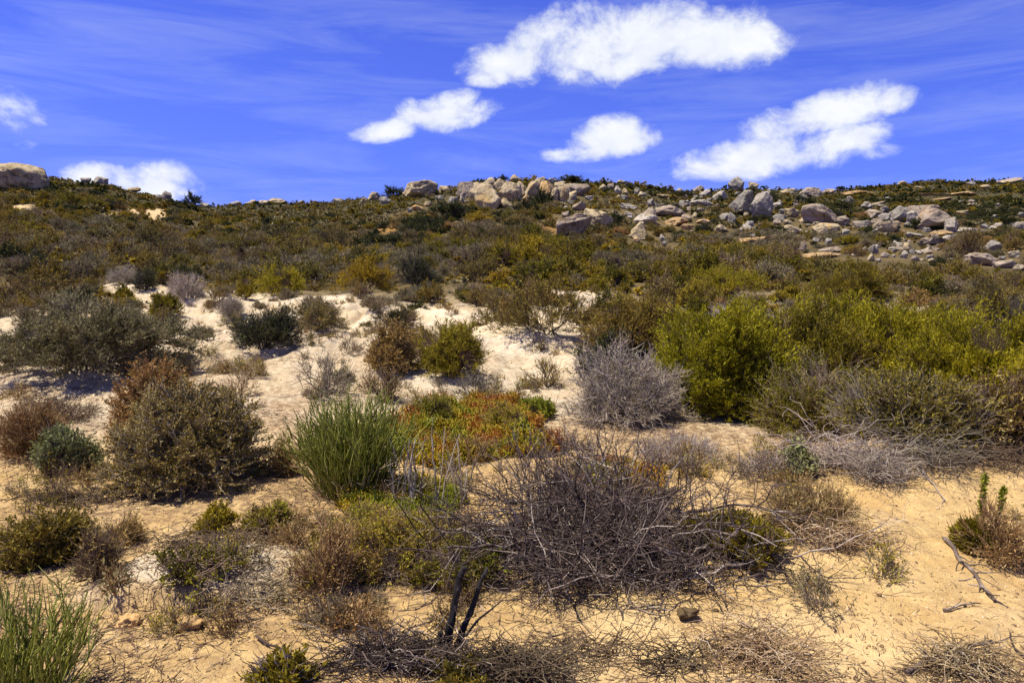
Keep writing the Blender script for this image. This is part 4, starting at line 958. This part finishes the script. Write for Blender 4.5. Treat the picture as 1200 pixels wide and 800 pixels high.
for kd, lst in far_list.items():
    if not lst: continue
    T = [lod(kd, 1) for _ in range(4)] + [lod(kd, 2) for _ in range(4)]; T = [(np.concatenate(a.v), np.concatenate(a.f), np.concatenate(a.t), np.concatenate(b.v), np.concatenate(b.f), np.concatenate(b.t)) for a, b in T]
    A = np.array(lst); w_ = R.integers(0, 4, len(A)) + np.where(A[:, 4] > 1.5, 4, 0); G = Geo()
    for q in range(8):
        B = A[w_ == q]
        if not len(B): continue
        an = R.uniform(0, 2 * PI, len(B)); ca, sa = np.cos(an)[:, None], np.sin(an)[:, None]; shift = R.uniform(-.25, .25, len(B))
        for vi, mi in ((0, 0), (3, 1)):
            v, f, tn = T[q][vi:vi + 3]
            wd = B[:, 3:4] * 1.45; V = np.stack([(v[None, :, 0] * ca - v[None, :, 1] * sa) * wd + B[:, 0:1], (v[None, :, 0] * sa + v[None, :, 1] * ca) * wd + B[:, 1:2], v[None, :, 2] * B[:, 3:4] * .92 * R.uniform(.8, 1.2, (len(B), 1)) + B[:, 2:3]], -1)
            G.add(V, (f[None] + (np.arange(len(B)) * len(v))[:, None, None]).reshape(-1, f.shape[1]), np.clip(tn[None] + shift[:, None], 0, 1).ravel(), mi)
    nm = kd.replace('shrub', 'scrub'); o = obj('hillside_' + nm, G.mesh(nm, [M[KINDS[kd][1]], M[KINDS[kd][0]]]))
    tag(o, 'distant ' + KINDS[kd][4] + ' scrub covering the upper hillside', 'scrub', kind='stuff')
print('hill counts', cnt, {k: len(v) for k, v in far_list.items()})

# ------------------------------------------------------------------ light, sky and clouds
SUN = norm(np.array([-.40, -.08, .91])); EL = math.asin(SUN[2]); AZ = math.atan2(SUN[0], SUN[1])
sl = bpy.data.lights.new('sun', 'SUN'); sl.energy = 5.0; sl.angle = math.radians(.53); sl.color = (1, .925, .775)
so = bpy.data.objects.new('sun', sl); COL.objects.link(so)
from mathutils import Vector
so.rotation_euler = Vector(tuple(-SUN)).to_track_quat('-Z', 'Y').to_euler(); so.location = (0, 0, 60)
W = bpy.data.worlds.new('World'); SC.world = W; W.use_nodes = True
wt = W.node_tree; N = wt.nodes; L = wt.links; N.clear()
def mth(op, a, b=None, clamp=False):
    n = N.new('ShaderNodeMath'); n.operation = op; n.use_clamp = clamp
    for k, v in enumerate((a, b)):
        if v is None: continue
        if hasattr(v, 'node'): L.new(v, n.inputs[k])
        else: n.inputs[k].default_value = v
    return n.outputs[0]
sky = N.new('ShaderNodeTexSky'); sky.sky_type = 'NISHITA'; sky.sun_disc = False; sky.sun_elevation = EL; sky.sun_rotation = AZ
sky.air_density = 1.0; sky.dust_density = 1.3; sky.ozone_density = 3.0; sky.altitude = 200
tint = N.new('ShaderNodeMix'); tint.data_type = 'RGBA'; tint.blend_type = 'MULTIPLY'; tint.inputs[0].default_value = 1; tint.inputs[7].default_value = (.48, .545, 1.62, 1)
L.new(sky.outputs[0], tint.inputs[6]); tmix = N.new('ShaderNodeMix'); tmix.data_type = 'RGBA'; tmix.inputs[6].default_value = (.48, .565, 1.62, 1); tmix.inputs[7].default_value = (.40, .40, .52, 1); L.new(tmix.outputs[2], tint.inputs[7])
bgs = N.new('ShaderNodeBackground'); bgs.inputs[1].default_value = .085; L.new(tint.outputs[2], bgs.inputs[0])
tcw = N.new('ShaderNodeTexCoord'); sep = N.new('ShaderNodeSeparateXYZ'); L.new(tcw.outputs['Generated'], sep.inputs[0])
azn = mth('ARCTAN2', sep.outputs[0], sep.outputs[1]); eln = mth('ARCSINE', sep.outputs[2])
hi = N.new('ShaderNodeMapRange'); hi.interpolation_type = 'SMOOTHSTEP'; hi.inputs[1].default_value = .42; hi.inputs[2].default_value = .85; L.new(eln, hi.inputs[0]); L.new(hi.outputs[0], tmix.inputs[0])   # upper sky out of view, dimmed and neutralised to darken and warm shade
def azel(px_, py_):
    d = norm(ray(px_, py_)); return math.atan2(d[0], d[1]), math.asin(d[2])
cmb = N.new('ShaderNodeCombineXYZ'); L.new(azn, cmb.inputs[0]); L.new(mth('MULTIPLY', eln, 1.35), cmb.inputs[1])
def wn(scale, det, ro, lac=2.1, dist=0., seed=0.):
    n = N.new('ShaderNodeTexNoise'); n.inputs['Scale'].default_value = scale; n.inputs['Detail'].default_value = det; n.inputs['Roughness'].default_value = ro; n.inputs['Distortion'].default_value = dist; n.inputs['Lacunarity'].default_value = lac
    v = N.new('ShaderNodeVectorMath'); v.operation = 'ADD'; v.inputs[1].default_value = (seed, seed * .7, seed * 1.3); L.new(cmb.outputs[0], v.inputs[0]); L.new(v.outputs[0], n.inputs['Vector']); return n.outputs['Fac']
nz = wn(11, 9, .6, 2.15, .35); nz2 = wn(38, 6, .6, 2.1, .2, 5.)
# centre col,row, half width, half height (photo px), tilt deg (up to the right), strength
CL = [(722,56,140,48,3,1.),(598,78,62,28,0,1.),(835,52,88,38,0,1.),(640,40,60,24,20,.8),(525,134,60,23,6,1.),(452,155,46,14,10,.8),(718,165,62,25,6,1.),(678,181,42,13,3,.8),
      (972,136,118,25,9,1.),(1048,118,48,18,4,1.),(905,184,132,27,3,1.),(985,168,62,22,5,.9),(110,206,44,16,3,.9),(188,213,54,24,0,1.),(150,212,44,18,0,.8),(8,148,34,28,0,.25)]
dens = None
for cx, cy, a, b, tl, sg in CL:
    ca, ce = azel(cx, cy); th = math.radians(tl); kx = F / math.cos(ca)**2; ky = F / math.cos(ca) / math.cos(ce)**2
    du = mth('SUBTRACT', azn, ca); dv = mth('SUBTRACT', eln, ce)
    p = mth('ADD', mth('MULTIPLY', du, math.cos(th) * kx / a), mth('MULTIPLY', dv, math.sin(th) * F / a))
    q = mth('ADD', mth('MULTIPLY', du, -math.sin(th) * kx / b), mth('MULTIPLY', dv, math.cos(th) * F / b))
    q = mth('MAXIMUM', q, mth('MULTIPLY', q, -1.25))                  # flatter undersides
    d2 = mth('ADD', mth('MULTIPLY', p, p), mth('MULTIPLY', q, q))
    m_ = mth('MULTIPLY', mth('SUBTRACT', 1.0, d2), sg)
    dens = m_ if dens is None else mth('MAXIMUM', dens, m_)
nn = mth('ADD', mth('MULTIPLY', mth('SUBTRACT', nz, .46), 3.5), mth('MULTIPLY', mth('SUBTRACT', nz2, .5), .8))
dd = mth('ADD', mth('MAXIMUM', dens, -1.5), nn)
sm = N.new('ShaderNodeMapRange'); sm.interpolation_type = 'SMOOTHSTEP'; sm.inputs[1].default_value = -.10; sm.inputs[2].default_value = 1.05; L.new(dd, sm.inputs[0])
gate = N.new('ShaderNodeMapRange'); gate.interpolation_type = 'SMOOTHSTEP'; gate.inputs[1].default_value = -1.0; gate.inputs[2].default_value = -.1; L.new(dens, gate.inputs[0])
lim = mth('MINIMUM', mth('MULTIPLY', sm.outputs[0], gate.outputs[0]), 1)
# thin cirrus streaks
rot = N.new('ShaderNodeMapping'); rot.inputs['Rotation'].default_value = (0, 0, math.radians(-14)); rot.inputs['Scale'].default_value = (1.6, 9, 1); L.new(cmb.outputs[0], rot.inputs[0])
cn = N.new('ShaderNodeTexNoise'); cn.inputs['Scale'].default_value = 2.2; cn.inputs['Detail'].default_value = 8; cn.inputs['Roughness'].default_value = .62; cn.inputs['Distortion'].default_value = .6; L.new(rot.outputs[0], cn.inputs['Vector'])
cr = N.new('ShaderNodeMapRange'); cr.inputs[1].default_value = .43; cr.inputs[2].default_value = .85; cr.inputs[3].default_value = 0; cr.inputs[4].default_value = .33; L.new(cn.outputs['Fac'], cr.inputs[0])
cloud = mth('MAXIMUM', mth('MULTIPLY', lim, .97), cr.outputs[0])
bgc = N.new('ShaderNodeBackground')
shade = N.new('ShaderNodeMix'); shade.data_type = 'RGBA'; shade.inputs[6].default_value = (.46, .52, .66, 1); shade.inputs[7].default_value = (.70, .71, .73, 1)
sh = N.new('ShaderNodeMapRange'); sh.inputs[1].default_value = .0; sh.inputs[2].default_value = 1.3; L.new(dd, sh.inputs[0])
L.new(mth('MULTIPLY', sh.outputs[0], mth('ADD', .12, mth('MULTIPLY', wn(19, 7, .6, 2.1, .3, 9.), 1.55)), True), shade.inputs[0])
L.new(shade.outputs[2], bgc.inputs[0]); bgc.inputs[1].default_value = 1.0
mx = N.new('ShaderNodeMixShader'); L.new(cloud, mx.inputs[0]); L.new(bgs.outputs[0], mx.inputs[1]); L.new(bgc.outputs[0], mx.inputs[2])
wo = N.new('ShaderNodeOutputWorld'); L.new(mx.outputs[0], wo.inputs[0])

# ------------------------------------------------------------------ camera and render settings
cam = bpy.data.cameras.new('camera'); cam.lens = 26; cam.sensor_width = 36; cam.sensor_fit = 'HORIZONTAL'; cam.clip_start = .05; cam.clip_end = 3000
co = bpy.data.objects.new('camera', cam); COL.objects.link(co); co.location = (0, 0, CAMZ); co.rotation_euler = (PI / 2 - PITCH, 0, 0); SC.camera = co
vs = SC.view_settings; vs.view_transform = 'Standard'; vs.look = 'None'; vs.exposure = .5; vs.gamma = 1; vs.use_curve_mapping = False
SC.cycles.max_bounces = 5; SC.cycles.diffuse_bounces = 2; SC.cycles.transmission_bounces = 3; SC.cycles.transparent_max_bounces = 4
SC.cycles.use_denoising = True
